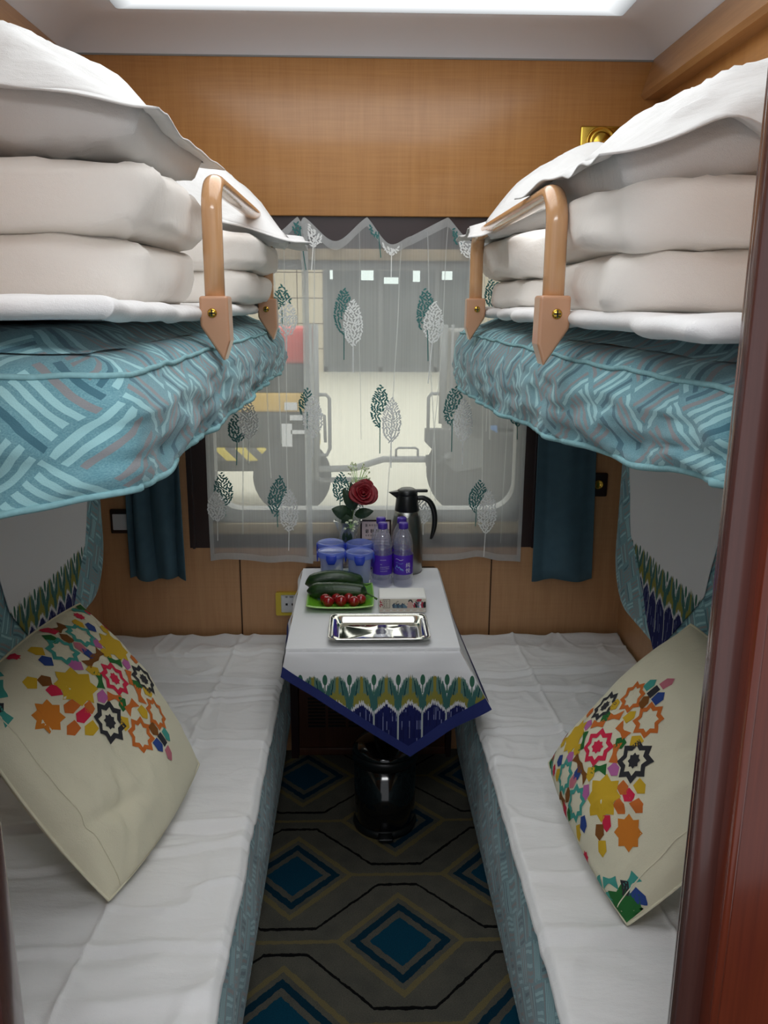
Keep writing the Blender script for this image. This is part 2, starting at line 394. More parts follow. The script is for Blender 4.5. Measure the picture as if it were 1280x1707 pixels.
# ------------------------------------------------------------------ mesh helpers
def mesh_data(name, verts, faces, mats, uvs=None, fm=None, smooth=True):
    me = bpy.data.meshes.new(name); me.from_pydata([tuple(v) for v in verts], [], faces)
    for m in (mats if isinstance(mats, (list, tuple)) else [mats]): me.materials.append(M[m] if isinstance(m, str) else m)
    if fm: me.polygons.foreach_set('material_index', fm)
    if uvs:
        ul = me.uv_layers.new(name='UVMap')
        for p in me.polygons:
            for li in p.loop_indices: ul.data[li].uv = uvs[me.loops[li].vertex_index]
    if smooth: me.polygons.foreach_set('use_smooth', [True] * len(me.polygons))
    me.update(); return me
def link(name, me, parent=None, loc=(0, 0, 0)):
    o = bpy.data.objects.new(name, me); COL.objects.link(o); o.location = loc
    if parent is not None: o.parent = parent
    return o
class MB:
    """collects shapes in world coordinates, then links them as one mesh object"""
    def __init__(s): s.v = []; s.f = []; s.m = []; s.uv = []; s.sm = []
    def add(s, verts, faces, mat=0, uvs=None, smooth=True):
        o = len(s.v); s.v += [Vector(x) for x in verts]; s.f += [tuple(i + o for i in f) for f in faces]; s.m += [mat] * len(faces)
        s.sm += [smooth] * len(faces)
        s.uv += list(uvs) if uvs else [(0, 0)] * len(verts); return s
    def box(s, x0, x1, y0, y1, z0, z1, mat=0, bev=0.0, seg=2):
        bm = bmesh.new(); bmesh.ops.create_cube(bm, size=1.0)
        for v in bm.verts: v.co = Vector((x0 + (v.co.x + .5) * (x1 - x0), y0 + (v.co.y + .5) * (y1 - y0), z0 + (v.co.z + .5) * (z1 - z0)))
        if bev: bmesh.ops.bevel(bm, geom=list(bm.edges), offset=bev, segments=seg, affect='EDGES', profile=0.5)
        s.addbm(bm, mat, smooth=bool(bev)); return s
    def addbm(s, bm, mat=0, smooth=True):
        bm.verts.index_update()
        s.add([v.co.copy() for v in bm.verts], [[v.index for v in f.verts] for f in bm.faces], mat, None, smooth); bm.free()
    def tube(s, pts, rad, seg=10, mat=0, cap=True, flat=1.0, side=None):
        pts = [Vector(p) for p in pts]; n = len(pts)
        rad = rad if isinstance(rad, (list, tuple)) else [rad] * n
        V = []; F = []
        prev = None
        for i, p in enumerate(pts):
            t = (pts[min(i + 1, n - 1)] - pts[max(i - 1, 0)]).normalized()
            if prev is None:
                a = Vector(side) if side else (Vector((0, 0, 1)) if abs(t.z) < .9 else Vector((1, 0, 0)))
            else: a = prev
            a = (a - t * a.dot(t)).normalized(); b = t.cross(a); prev = a
            for k in range(seg):
                w = 2 * PI * k / seg
                V.append(p + (a * math.cos(w) * flat + b * math.sin(w)) * rad[i])
        for i in range(n - 1):
            for k in range(seg):
                F.append((i * seg + k, i * seg + (k + 1) % seg, (i + 1) * seg + (k + 1) % seg, (i + 1) * seg + k))
        if cap: F.append(tuple(range(seg))[::-1]); F.append(tuple(range((n - 1) * seg, n * seg)))
        return s.add(V, F, mat)
    def lathe(s, prof, c=(0, 0, 0), seg=32, mat=0, fz=None):
        V = []; F = []; n = len(prof)
        for r, z in prof:
            for k in range(seg):
                w = 2 * PI * k / seg; V.append((c[0] + r * math.cos(w), c[1] + r * math.sin(w), c[2] + z))
        for i in range(n - 1):
            for k in range(seg):
                F.append((i * seg + k, i * seg + (k + 1) % seg, (i + 1) * seg + (k + 1) % seg, (i + 1) * seg + k))
        if prof[0][0] > 1e-4: F.append(tuple(range(seg))[::-1])
        if prof[-1][0] > 1e-4: F.append(tuple(range((n - 1) * seg, n * seg)))
        return s.add(V, F, mat)
    def grid(s, fn, nu, nv, mat=0, uvfn=None, flip=False, closeu=False):
        V = []; U = []; F = []
        for j in range(nv + 1):
            for i in range(nu + 1):
                a, b = i / nu, j / nv; V.append(fn(a, b)); U.append(uvfn(a, b) if uvfn else (a, b))
        for j in range(nv):
            for i in range(nu):
                q = (j * (nu + 1) + i, j * (nu + 1) + i + 1, (j + 1) * (nu + 1) + i + 1, (j + 1) * (nu + 1) + i)
                F.append(q[::-1] if flip else q)
        return s.add(V, F, mat, U)
    def ball(s, c, r, mat=0, sub=2, sc=(1, 1, 1)):
        bm = bmesh.new(); bmesh.ops.create_icosphere(bm, subdivisions=sub, radius=1.0)
        for v in bm.verts: v.co = Vector((c[0] + v.co.x * r * sc[0], c[1] + v.co.y * r * sc[1], c[2] + v.co.z * r * sc[2]))
        s.addbm(bm, mat); return s
    def prism(s, poly, axis, a, b, mat=0):
        """extrude a 2-D polygon along an axis ('x','y','z') from a to b"""
        def p3(p, t): return {'x': (t, p[0], p[1]), 'y': (p[0], t, p[1]), 'z': (p[0], p[1], t)}[axis]
        n = len(poly); V = [p3(p, a) for p in poly] + [p3(p, b) for p in poly]
        F = [tuple(range(n)), tuple(range(2 * n - 1, n - 1, -1))] + [(i, i + n, (i + 1) % n + n, (i + 1) % n) for i in range(n)]
        o = s.add(V, F, mat, smooth=False); return s
    def build(s, name, mats, parent=None, solid=0.0, merge=False, at=None):
        lo = Vector((min(v.x for v in s.v), min(v.y for v in s.v), min(v.z for v in s.v)))
        hi = Vector((max(v.x for v in s.v), max(v.y for v in s.v), max(v.z for v in s.v)))
        org = Vector(at) if at else Vector(((lo.x + hi.x) / 2, (lo.y + hi.y) / 2, lo.z))
        if parent is not None:
            base = Vector((0, 0, 0)); q = parent
            while q is not None: base += Vector(q.location); q = q.parent
            # children sit at their parent's origin
            org = base
        me = mesh_data(name, [v - org for v in s.v], s.f, mats, s.uv, s.m, False)
        me.polygons.foreach_set('use_smooth', s.sm)
        bm = bmesh.new(); bm.from_mesh(me)
        if merge: bmesh.ops.remove_doubles(bm, verts=bm.verts, dist=1e-5)
        bmesh.ops.recalc_face_normals(bm, faces=bm.faces)
        bm.to_mesh(me); bm.free()
        o = link(name, me, parent, (0, 0, 0) if parent is not None else org)
        if solid:
            md = o.modifiers.new('thickness', 'SOLIDIFY'); md.thickness = solid; md.offset = 0
        return o
def tag(o, label=None, cat=None, group=None, kind=None):
    if label: o['label'] = label
    if cat: o['category'] = cat
    if group: o['group'] = group
    if kind: o['kind'] = kind
    return o
def thing(name, loc, label, cat, group=None):
    o = bpy.data.objects.new(name, None); COL.objects.link(o); o.location = loc; o.empty_display_size = 0.05
    return tag(o, label, cat, group)
def struct(o): o['kind'] = 'structure'; return o
def copy_tree(o, parent=None):
    c = o.copy(); COL.objects.link(c); c.parent = parent
    for ch in list(o.children): copy_tree(ch, c)
    return c
def nz(x, y, z, s): return noise.noise(Vector((x * s, y * s, z * s)))
def smooth01(t): t = max(0.0, min(1.0, t)); return t * t * (3 - 2 * t)
def lerp(a, b, t): return a + (b - a) * t
def crv(pts, x):
    """piecewise smooth interpolation of (x, y) pairs"""
    if x <= pts[0][0]: return pts[0][1]
    for (x0, y0), (x1, y1) in zip(pts, pts[1:]):
        if x <= x1: return lerp(y0, y1, smooth01((x - x0) / (x1 - x0)) * .5 + .5 * (x - x0) / (x1 - x0))
    return pts[-1][1]
def smooth_path(pts, rads, n=5):
    P = [Vector(p) for p in pts]; out = []; ro = []
    for i in range(len(P) - 1):
        a, b, c, d = P[max(0, i - 1)], P[i], P[i + 1], P[min(len(P) - 1, i + 2)]
        for k in range(n):
            t = k / n; out.append(.5 * ((2 * b) + (c - a) * t + (2 * a - 5 * b + 4 * c - d) * t * t + (3 * b - a - 3 * c + d) * t ** 3)); ro.append(lerp(rads[i], rads[i + 1], t))
    return out + [P[-1]], ro + [rads[-1]]
_glyph_rnd = random.Random(3)
def glyph(mb, fn, x, y, w, h, mat=0, n=6):
    """a small cluster of brush strokes standing for one unreadable character; fn maps (x, y) to 3-D"""
    for k in range(n):
        if k % 2 == 0:
            yy = y + h * (0.08 + 0.84 * k / max(1, n - 1)); a = (x + w * _glyph_rnd.uniform(0, .2), yy); b = (x + w * _glyph_rnd.uniform(.75, 1), yy + h * _glyph_rnd.uniform(-.06, .06)); t = h * .05
            mb.add([fn(a[0], a[1] - t), fn(b[0], b[1] - t), fn(b[0], b[1] + t), fn(a[0], a[1] + t)], [(0, 1, 2, 3)], mat, smooth=False)
        else:
            xx = x + w * _glyph_rnd.uniform(.15, .85); a = (xx, y + h * _glyph_rnd.uniform(0, .3)); b = (xx + w * _glyph_rnd.uniform(-.15, .15), y + h * _glyph_rnd.uniform(.7, 1)); t = w * .05
            mb.add([fn(a[0] - t, a[1]), fn(a[0] + t, a[1]), fn(b[0] + t, b[1]), fn(b[0] - t, b[1])], [(0, 1, 2, 3)], mat, smooth=False)
def text_mesh(body, size):
    cu = bpy.data.curves.new('lettering', 'FONT'); cu.body = body; cu.size = size; cu.align_x = 'LEFT'; cu.resolution_u = 3
    o = bpy.data.objects.new('lettering', cu); COL.objects.link(o)
    dg = bpy.context.evaluated_depsgraph_get(); dg.update()
    me = bpy.data.meshes.new_from_object(o.evaluated_get(dg))
    v = [x.co.copy() for x in me.vertices]; f = [tuple(p.vertices) for p in me.polygons]
    bpy.data.objects.remove(o); bpy.data.curves.remove(cu); bpy.data.meshes.remove(me)
    return v, f

# ================================================================== the compartment shell
XL, XR, YF, YB = -0.94, 0.95, 0.857, 2.90      # side walls, front partition, window wall
ZT = 2.385                                      # foot of the ceiling cove
WX0, WX1, WZ0, WZ1 = -0.535, 0.565, 0.90, 1.83  # window opening

b = MB(); b.box(-1.7, 1.7, -0.6, 3.0, -0.05, 0.0)
f = b.build('floor', 'carpet', at=(0, 0, 0)); struct(f)

b = MB()
b.box(XL, WX0, YB, YB + .06, 0, 0.805, 0); b.box(WX1, XR, YB, YB + .06, 0, 0.805, 0); b.box(WX0, WX1, YB, YB + .06, 0, 0.805, 0)
b.box(XL, -0.612, YB, YB + .06, 0.805, 1.94, 0); b.box(0.632, XR, YB, YB + .06, 0.805, 1.94, 0)
b.box(-0.612, WX0, YB, YB + .06, 0.805, 1.94, 2); b.box(WX1, 0.632, YB, YB + .06, 0.805, 1.94, 2)
b.box(WX0, WX1, YB, YB + .06, 0.805, WZ0 - .045, 2); b.box(WX0, WX1, YB, YB + .06, WZ1, 1.94, 2)
b.box(XL, XR, YB - .018, YB + .06, 1.932, 2.404, 1, 0.003)
for x in (-0.437, 0.471): b.box(x - .0025, x + .0025, YB - .002, YB + .01, 0.3, 0.805, 3)
b.box(-0.60, -0.592, YB - .012, YB, 0.805, 1.94, 2); b.box(0.612, 0.62, YB - .012, YB, 0.805, 1.94, 2)
struct(b.build('wall_back', ['ashdark', 'ash', 'darkwood', 'seam'], at=(0, YB, 0)))
for nm, x0, x1 in (('wall_left', XL - .05, XL), ('wall_right', XR, XR + .05)):
    b = MB(); b.box(x0, x1, YF - .05, YB + .06, 0, 1.62, 0); b.box(x0, x1, YF - .05, YB + .06, 1.62, 2.6, 1)
    struct(b.build(nm, ['ashdark', 'ash'], at=((x0 + x1) / 2, YB, 0)))
# front partition with the doorway
b = MB(); b.box(-1.7, -0.50, .80, .857, 0, 2.6); b.box(0.47, 1.7, .80, .857, 0, 2.6); b.box(-0.5, 0.47, .80, .857, 2.30, 2.6)
struct(b.build('wall_front', ['ash'], at=(0, .83, 0)))
# mahogany door jambs and head
b = MB(); b.box(0.382, 0.47, .835, .862, 0, 2.28, 0, .006); b.box(0.372, 0.41, .808, .837, 0, 2.28, 0, .010, 3); b.box(0.404, 0.56, .782, .815, 0, 2.30, 1, .006)
b.box(0.398, 0.408, .780, .812, 0, 2.30, 1, .003)
b.box(-0.50, -0.412, .80, .862, 0, 2.28, 0, .008, 3); b.box(-0.56, -0.425, .782, .815, 0, 2.30, 1, .006)
b.box(-0.50, 0.47, .80, .862, 2.24, 2.30, 0, .008)
o = struct(b.build('door_1', ['mahoganydark', 'mahogany'], at=(0, .83, 0)))
# cornice rails where ceiling meets side walls
for nm, x, sgn in (('trim_left', XL, 1), ('trim_right', XR, -1)):
    b = MB(); b.prism([(x, 2.29), (x + sgn * .05, 2.288), (x + sgn * .062, 2.30), (x + sgn * .030, 2.405), (x, 2.41)], 'y', YF, YB, 0)
    struct(b.build(nm, ['cornice'], at=(x, 1.8, 2.29)))
# ceiling: a cove rises from the walls to a flat ring, and again into the lamp recess
LX0, LX1, LY0, LY1 = -0.70, 0.76, 0.93, 2.64
b = MB()
def ceil_z(x, y):
    d = min(x - XL, XR - x, YB - y, y - YF)
    z = ZT + .075 * (1 - (1 - min(1, max(0, d) / .16)) ** 2.2)
    # corner rounding
    e = min(x - (LX0 - .05), (LX1 + .05) - x, y - (LY0 - .05), (LY1 + .05) - y)
    z += .030 * smooth01(e / .11)
    return z
def ceil_pt(a, c):
    def wr(t): return t
    x = lerp(XL, XR, a); y = lerp(YF, YB, c); return (x, y, ceil_z(x, y))
b.grid(ceil_pt, 126, 136)
o = struct(b.build('ceiling', ['ceiling'], at=(0, 1.8, 2.5)))
b = MB(); b.box(XL, XR, YB - .021, YB - .002, 2.398, 2.404, 0, .002)
struct(b.build('trim_back', ['greyplastic'], at=(0, YB, ZT)))
# corridor ceiling with its lamp strip
b = MB(); b.box(-1.7, 1.7, -0.7, .80, 2.36, 2.40)
struct(b.build('ceiling_corridor', ['ceiling'], at=(0, 0, 2.36)))
t = thing('corridor_lamp', (0, .02, 2.33), 'lamp strip in the corridor ceiling outside the doorway', 'lamp')
MB().box(-0.52, 0.52, -.17, .21, 2.345, 2.36, 0, .004).build('lamp_housing', ['whiteplastic'], t)
MB().box(-0.5, 0.5, -.15, .19, 2.335, 2.346, 0, .004).build('diffuser', ['lampc'], t)
# luminous ceiling panel
t = thing('ceiling_lamp', ((LX0 + LX1) / 2, (LY0 + LY1) / 2, 2.48), 'large glowing rectangular lamp panel set into the white compartment ceiling', 'lamp')
MB().box(LX0 + .02, LX1 - .02, LY0 + .02, LY1 - .03, 2.442, 2.476, 0, .012, 3).build('diffuser', ['lamp'], t)

# window: frame, sill, pane
b = MB()
def rrect(x0, x1, z0, z1, r, n=8):
    P = []
    for cx, cz, a0 in ((x1 - r, z0 + r, -90), (x1 - r, z1 - r, 0), (x0 + r, z1 - r, 90), (x0 + r, z0 + r, 180)):
        for k in range(n + 1):
            w = R(a0 + 90 * k / n); P.append((cx + r * math.cos(w), cz + r * math.sin(w)))
    return P
def ring(mb, out, inn, y0, y1, mat):
    n = len(out); V = []
    for P, y in ((out, y0), (inn, y0), (inn, y1), (out, y1)): V += [(p[0], y, p[1]) for p in P]
    F = []
    for q in range(4):
        for i in range(n):
            F.append((q * n + i, q * n + (i + 1) % n, ((q + 1) % 4) * n + (i + 1) % n, ((q + 1) % 4) * n + i))
    mb.add(V, F, mat, smooth=False)
ring(b, rrect(WX0, WX1, WZ0 - .005, WZ1, .012), rrect(WX0 + .02, WX1 - .02, .942, 1.766, .09), YB + .012, YB + .075, 0)
b.box(WX0, WX1, YB - .004, YB + .02, 1.795, 1.832, 1, .003)
b.box(WX0, WX1, YB - .006, YB + .02, 0.857, 0.897, 1, .004)
w = b.build('window_1', ['greyplastic', 'beige'], at=(0, YB + .03, .9)); struct(w)
MB().box(WX0 + .015, WX1 - .015, YB + .05, YB + .056, .93, 1.78).build('window_pane', ['pane'], w)

# ------------------------------------------------------------------ under the table: heater cover on the wall
t = thing('heater_cover', (0.04, 2.88, 0), 'brown louvred heater cover low on the wall under the table', 'heater')
b = MB(); b.box(-0.235, 0.315, 2.868, 2.898, 0.0, 0.30, 0, .004); b.box(-0.235, 0.315, 2.860, 2.870, 0.0, 0.03, 0, .003)
b.build('panel', ['heater'], t)
b = MB()
for gx0, gx1 in ((-.20, -.135), (-.125, -.06), (-.05, .015)):
    for k in range(9): b.box(gx0, gx1, 2.864, 2.869, .115 + k * .014, .122 + k * .014)
b.build('louvres', ['black'], t)
b = MB(); b.box(-.262, -.236, 2.84, 2.898, 0, .44); b.box(.316, .335, 2.84, 2.898, 0, .44)
o = b.build('shade_strip', ['darkwood']); struct(o)  # dark strips stand in for the shade between berths and table

# ================================================================== outside the window: the platform
b = MB(); b.box(-14, 14, 3.35, 22, -.06, 0); struct(b.build('floor_platform', ['platform'], at=(0, 12, 0)))
b = MB(); b.box(-14, -0.92, 21, 21.3, 0, 6, 0); b.box(2.6, 14, 21, 21.3, 0, 6, 0); b.box(-.92, 2.6, 21, 21.3, 3.2, 6, 0)
for k in range(7): b.box(-14, -0.92, 20.99, 21, .55 + .6 * k, .565 + .6 * k, 1)
for k in range(6): b.box(-1.55 - 1.2 * k, -1.535 - 1.2 * k, 20.99, 21, 0, 5, 1)
struct(b.build('wall_station', ['walltile', 'seam'], at=(0, 21, 0)))
b = MB(); b.box(-14, 14, 3.4, 21.3, 6.0, 6.1); struct(b.build('ceiling_station', ['walltile'], at=(0, 12, 6)))
t = thing('station_doors', (.84, 21, 0), 'dark glazed sliding doors across the platform, seen through the voile', 'door')
MB().box(-.92, 2.6, 21.0, 21.06, 0, 3.2).build('door_glass', ['doordark'], t)
b = MB()
for x in (-.92, .42, 1.78, 2.55): b.box(x, x + .11, 20.95, 21, 0, 3.2)
b.box(-.92, 2.6, 20.95, 21, 0, .12); b.box(-.92, 2.6, 20.95, 21, 2.62, 3.2)
b.build('door_frame', ['doorframe'], t)
for x0, x1, z0, z1 in ((.0, .30, 2.18, 2.5), (.78, 1.6, 2.42, 2.55), (1.25, 1.42, 2.15, 2.5), (-.75, -.68, 2.2, 2.5), (1.95, 2.2, 2.2, 2.4), (.55, .9, 2.1, 2.25)):
    MB().box(x0, x1, 20.985, 20.998, z0, z1).build('door_reflection', ['doorglint'], t)  # glowing panels stand in for lights reflected in the doors

def cart_wheel(t, x, y, r, wdt, axis='y'):
    b = MB(); b.lathe([(r * .5, -wdt / 2), (r * .93, -wdt / 2), (r, -wdt * .3), (r, wdt * .3), (r * .93, wdt / 2), (r * .5, wdt / 2)], (0, 0, 0), 36)
    b.v = [Vector((x + v.x, y + v.z, r + v.y)) for v in b.v]
    o = b.build('wheel', ['tyre'], t)
    b = MB(); b.lathe([(0.001, -wdt * .4), (r * .5, -wdt * .42), (r * .52, 0), (r * .5, wdt * .42), (0.001, wdt * .4)], (0, 0, 0), 24)
    b.v = [Vector((x + v.x, y + v.z, r + v.y)) for v in b.v]
    b.build('wheel_hub', ['cartsteel'], o)
# left cart: bed with yellow band, hazard stripes, dark boxes and a red box on top
t = thing('platform_cart', (-.95, 6.9, 0), 'platform luggage cart with red load and yellow band, left outside the window', 'cart')
MB().box(-1.9, -.36, 6.55, 7.4, .44, .54, 0, .01).build('bed', ['hazard'], t)
MB().box(-1.9, -.40, 6.6, 7.4, .54, .82, 0, .02).build('lower_load', ['cartdark'], t)
MB().box(-1.9, -.42, 6.6, 7.4, .82, .97, 0, .02).build('yellow_load', ['yellow'], t)
MB().box(-1.9, -.42, 6.62, 7.4, .97, 1.19, 0, .02).build('upper_load', ['cartdark'], t)
MB().box(-1.5, -.38, 6.62, 7.2, 1.19, 1.47, 0, .04).build('red_load', ['redbox'], t)
b = MB(); b.tube([(-.345, 6.5, .3), (-.345, 6.5, 1.5)], .022); b.tube([(-.385, 6.5, .3), (-.385, 6.5, 1.5)], .016)
b.tube([(-.33, 6.5, .97), (-.27, 6.5, .97), (-.245, 6.5, .94), (-.245, 6.5, .55), (-.27, 6.5, .5), (-.33, 6.5, .5)], .014)
b.tube([(-.33, 6.5, .82), (-.285, 6.5, .81), (-.28, 6.5, .6)], .012)
b.build('end_posts', ['cartsteel'], t)
b = MB(); b.box(-.62, -.54, 6.53, 6.54, .56, .74); b.box(-.55, -.44, 6.53, 6.54, .66, .69); b.box(-.60, -.5, 6.58, 6.6, .84, .9); b.box(-.56, -.46, 6.58, 6.6, .76, .80)
b.build('paper_tags', ['whiteplastic'], t)
cart_wheel(t, -.55, 6.6, .31, .12); cart_wheel(t, -1.55, 6.6, .31, .12)
b = MB(); b.box(-1.9, -.5, 6.95, 7.05, .28, .44); b.build('axle_frame', ['cartgrey'], t)
# right cart
t = thing('luggage_cart', (1.4, 6.9, 0), 'grey baggage trailer with tow bar and blue bag, right outside the window', 'cart')
MB().box(.72, 2.4, 6.62, 7.5, .46, .66, 0, .02).build('bed', ['cartdark'], t)
MB().box(.74, 2.4, 6.7, 7.5, .66, 1.45, 0, .03).build('load', ['cartgrey'], t)
b = MB(); b.tube([(.63, 6.5, .75), (.63, 6.5, 1.5)], .03); b.tube([(.695, 6.5, .75), (.695, 6.5, 1.5)], .012)
b.tube([(.62, 6.5, .98), (.54, 6.5, .98), (.52, 6.5, .95), (.52, 6.5, .70)], .013)
b.build('end_posts', ['cartsteel'], t)
b = MB(); b.prism([(.50, .70), (.74, .70), (.95, .62), (.95, .40), (.74, .36), (.60, .50), (.50, .60)], 'y', 6.5, 6.6)
b.build('drawbar_plate', ['cartgrey'], t)
b = MB(); b.tube([(-.33, 6.45, .395), (-.05, 6.45, .405), (.17, 6.45, .475), (.56, 6.45, .475), (.70, 6.5, .50)], .026)
b.tube([(-.33, 6.5, .30), (.02, 6.5, .30)], .022)
b.tube([(.27, 6.45, .495), (.27, 6.45, .55), (.29, 6.45, .565), (.42, 6.45, .565), (.44, 6.45, .55), (.44, 6.45, .495)], .009)
b.build('tow_bar', ['cartsteel'], t)
b = MB(); b.tube([(.57, 6.42, .35), (.57, 6.42, .60)], .022); b.tube([(.50, 6.42, .45), (.66, 6.42, .47)], .024); b.tube([(.50, 6.42, .5), (.64, 6.42, .52)], .014)
b.build('coupling', ['cartdark'], t)
cart_wheel(t, .88, 6.58, .36, .14); cart_wheel(t, 1.9, 6.58, .36, .14)
b = MB(); b.grid(lambda a, c: (1.05 + (a - .5) * .10 * (.5 + .5 * c) * (1 - .5 * c ** 4), 6.60, .50 + (1 - c) * .22), 6, 8); b.box(1.0, 1.1, 6.56, 6.6, .52, .62, 0, .02); b.build('blue_bag', ['bluebag'], t)

# ================================================================== berths
def fabric_uv_side(y, z): return (y, z)
def mattress(name, mat, x_wall, edge_fn, y0, y1, ztop, zbot_fn, sgn, parent, dome=.03, endround=.06, rad=.045, under=True):
    """soft mattress cover. sgn=+1: aisle edge lies at +x of the wall. edge_fn(y)->x of the aisle face, zbot_fn(s,y)->bottom z."""
    b = MB()
    nu = 150
    # plan path round the visible rim: from the wall along the near end, round the corner, along the aisle face to the far end
    def plan(t):
        # returns x, y, outward normal, arc length
        r = endround
        L1 = abs(edge_fn(y0) - x_wall) - r; L2 = PI / 2 * r; L3 = (y1 - y0) - r; Lt = L1 + L2 + L3; s = t * Lt
        if s < L1:
            return Vector((x_wall + sgn * s, y0, 0)), Vector((0, -1, 0)), s
        if s < L1 + L2:
            w = (s - L1) / r
            cx, cy = edge_fn(y0 + r) - sgn * r, y0 + r
            return Vector((cx + sgn * r * math.sin(w), cy - r * math.cos(w), 0)), Vector((sgn * math.sin(w), -math.cos(w), 0)), s
        y = y0 + r + (s - L1 - L2)
        return Vector((edge_fn(y), y, 0)), Vector((sgn, 0, 0)), s
    nv = 22
    def P(a, c):
        p, n, s = plan(a)
        zb = zbot_fn(p.x, p.y)
        # profile c: 0 bottom .. 0.72 seam .. 1 inner top
        wob = .010 * nz(s, c, 0.3, 7.0) + .005 * nz(s, c, 4.0, 21.0)
        if c <= .74:
            k = c / .74; z = lerp(zb, ztop - rad * .55, k)
            out = .010 * math.sin(PI * k) + wob * (0.3 + 1.4 * (1 - k)) - rad * .25 * smooth01((k - .75) / .25)
            if n.y < -.5: out += .012 * (1 - k)
            z += .006 * nz(s * 1.7, 0, 9, 5.0) * (1 - k)
            return p + n * out + Vector((0, 0, z))
        k = (c - .74) / .26
        w = k * PI / 2
        inn = rad * .25 + rad * 1.2 * (1 - math.cos(w)) + .02 * k
        z = ztop - rad * .55 + rad * .55 * math.sin(w) + .004 * k + wob * .5
        return p - n * inn + Vector((0, 0, z))
    def UV(a, c):
        p, n, s = plan(a)
        return (s, c * .26)
    b.grid(P, nu, nv, 0, UV)
    # top surface
    def T(a, c):
        y = lerp(y0 + .06, y1, c); xe = edge_fn(y) - sgn * .062
        x = lerp(x_wall, xe, a)
        e = min(1, (1 - a) * abs(xe - x_wall) / .10 + .1) * min(1, (y - y0 - .06) / .10 + .2)
        return (x, y, ztop + .002 + dome * smooth01(e) + .006 * nz(x, y, 0, 6.0))
    b.grid(T, 24, 60, 0, lambda a, c: (lerp(y0, y1, c), lerp(x_wall, edge_fn(lerp(y0, y1, c)), a) + .3), flip=False)
    if under:
        b.grid(lambda a, c: (lerp(x_wall, edge_fn(lerp(y0 + .03, y1, c)) - sgn * .012, a), lerp(y0 + .012, y1, c), zbot_fn(0, lerp(y0, y1, c)) + .02), 4, 8, 0, lambda a, c: (a, c))
    o = b.build(name, [mat], parent)
    # corded seams along the top edge and the hem
    for nm, cc, rr in (('top_piping', .76, .0038), ('hem_piping', 0.0, .005)):
        q = MB(); q.tube([P(i / 220, cc) for i in range(221)], rr, 6); q.build(nm, ['piping'], o)
    return o

def rail(parent, X, ya, yb, zt, zb, sgn):
    """tan guard rail: two posts in pointed brackets joined by a top bar"""
    g = MB(); r = .0185
    pts = [(X, ya, zb - .02), (X, ya, zt - .12)]
    n = 9; rad = .055
    for k in range(n + 1):
        w = PI / 2 * k / n; pts.append((X, ya + rad * (1 - math.cos(w)), zt - rad + rad * math.sin(w)))
    pts += [(X, lerp(ya, yb, t), zt) for t in (.25, .5, .75)]
    for k in range(n + 1):
        w = PI / 2 * (1 - k / n); pts.append((X, yb - rad * (1 - math.cos(w)), zt - rad + rad * math.sin(w)))
    pts += [(X, yb, zt - .12), (X, yb, zb - .02)]
    g.tube(pts, r, 18, 0, True, .8, side=(0, 1, 0))
    rl = g.build('guard_rail', ['tan'], parent)
    for y in (ya, yb):
        k = MB()
        w = .0255
        # pentagonal bracket plate, tip towards the aisle edge
        poly = [(X - w, zb + .045), (X + w, zb + .045), (X + w, zb - .035 if sgn > 0 else zb - .012), (X + sgn * w * .55, zb - .075), (X - w, zb - .012 if sgn > 0 else zb - .035)]
        if sgn > 0: poly = [(X - w, zb + .045), (X + w * 1.05, zb + .045), (X + w * 1.1, zb - .035), (X + w * .62, zb - .072), (X - w, zb - .008)]
        else: poly = [(X - w * 1.05, zb + .045), (X + w, zb + .045), (X + w, zb - .008), (X - w * .62, zb - .072), (X - w * 1.1, zb - .035)]
        k.prism(poly, 'y', y - .026, y + .026)
        bk = k.build('bracket', ['tanplastic'], rl)
        md = bk.modifiers.new('soft_edge', 'BEVEL'); md.width = .005; md.segments = 3; md.limit_method = 'ANGLE'
        s = MB(); s.lathe([(.0085, 0), (.0085, .002), (.006, .0042), (.0005, .005)], (0, 0, 0), 16)
        s.box(-.006, .006, -.0012, .0012, .0045, .0056, 1); s.box(-.0012, .0012, -.006, .006, .0045, .0056, 1)
        s.v = [Vector((X - sgn * .002 + v.x, y - .026 - v.z, zb + .015 + v.y)) for v in s.v]
        s.build('screw', ['brass', 'black'], rl)
    return rl

# left upper berth
UL = thing('upper_berth', (-.6, 1.9, 1.44), 'left upper berth in teal striped textile with tan guard rail', 'berth', 'upper berths')
def eL(y): return -.258 - .012 * smooth01((2.9 - y) / 1.9) + .006 * nz(y, 0, 1, 3)
def zL(x, y):
    z = 1.438 + .008 * smooth01((y - 1.6) / 1.0) - .03 * smooth01((y - 2.4) / .45) * 0
    if y < 1.12: z -= .045 * smooth01((-.25 - x) / .35)
    return z
mattress('mattress_cover', 'teal', XL + .005, eL, .985, 2.825, 1.595, zL, 1, UL)
MB().box(XL + .004, -.45, 1.2, 2.82, 1.425, 1.452, 0, .004).build('berth_board', ['ashdark'], UL)
rail(UL, -.268, 1.60, 2.49, 1.872, 1.625, 1)
# right upper berth
UR = thing('upper_berth', (.65, 1.9, 1.44), 'right upper berth in teal striped textile with tan guard rail', 'berth', 'upper berths')
def eR(y): return crv([(.9, .40), (1.1, .385), (1.5, .352), (2.1, .335), (2.87, .312)], y) + .005 * nz(y, 0, 5, 3)
def zR(x, y): return crv([(.9, 1.468), (1.2, 1.44), (1.6, 1.418), (2.2, 1.395), (2.6, 1.392), (2.87, 1.42)], y)
mattress('mattress_cover', 'teal', XR - .005, eR, .90, 2.82, 1.588, zR, -1, UR, endround=.03)
MB().box(.62, XR - .004, 1.0, 2.81, 1.385, 1.41, 0, .004).build('berth_board', ['ashdark'], UR)
rail(UR, .325, 1.46, 2.455, 1.842, 1.628, -1)

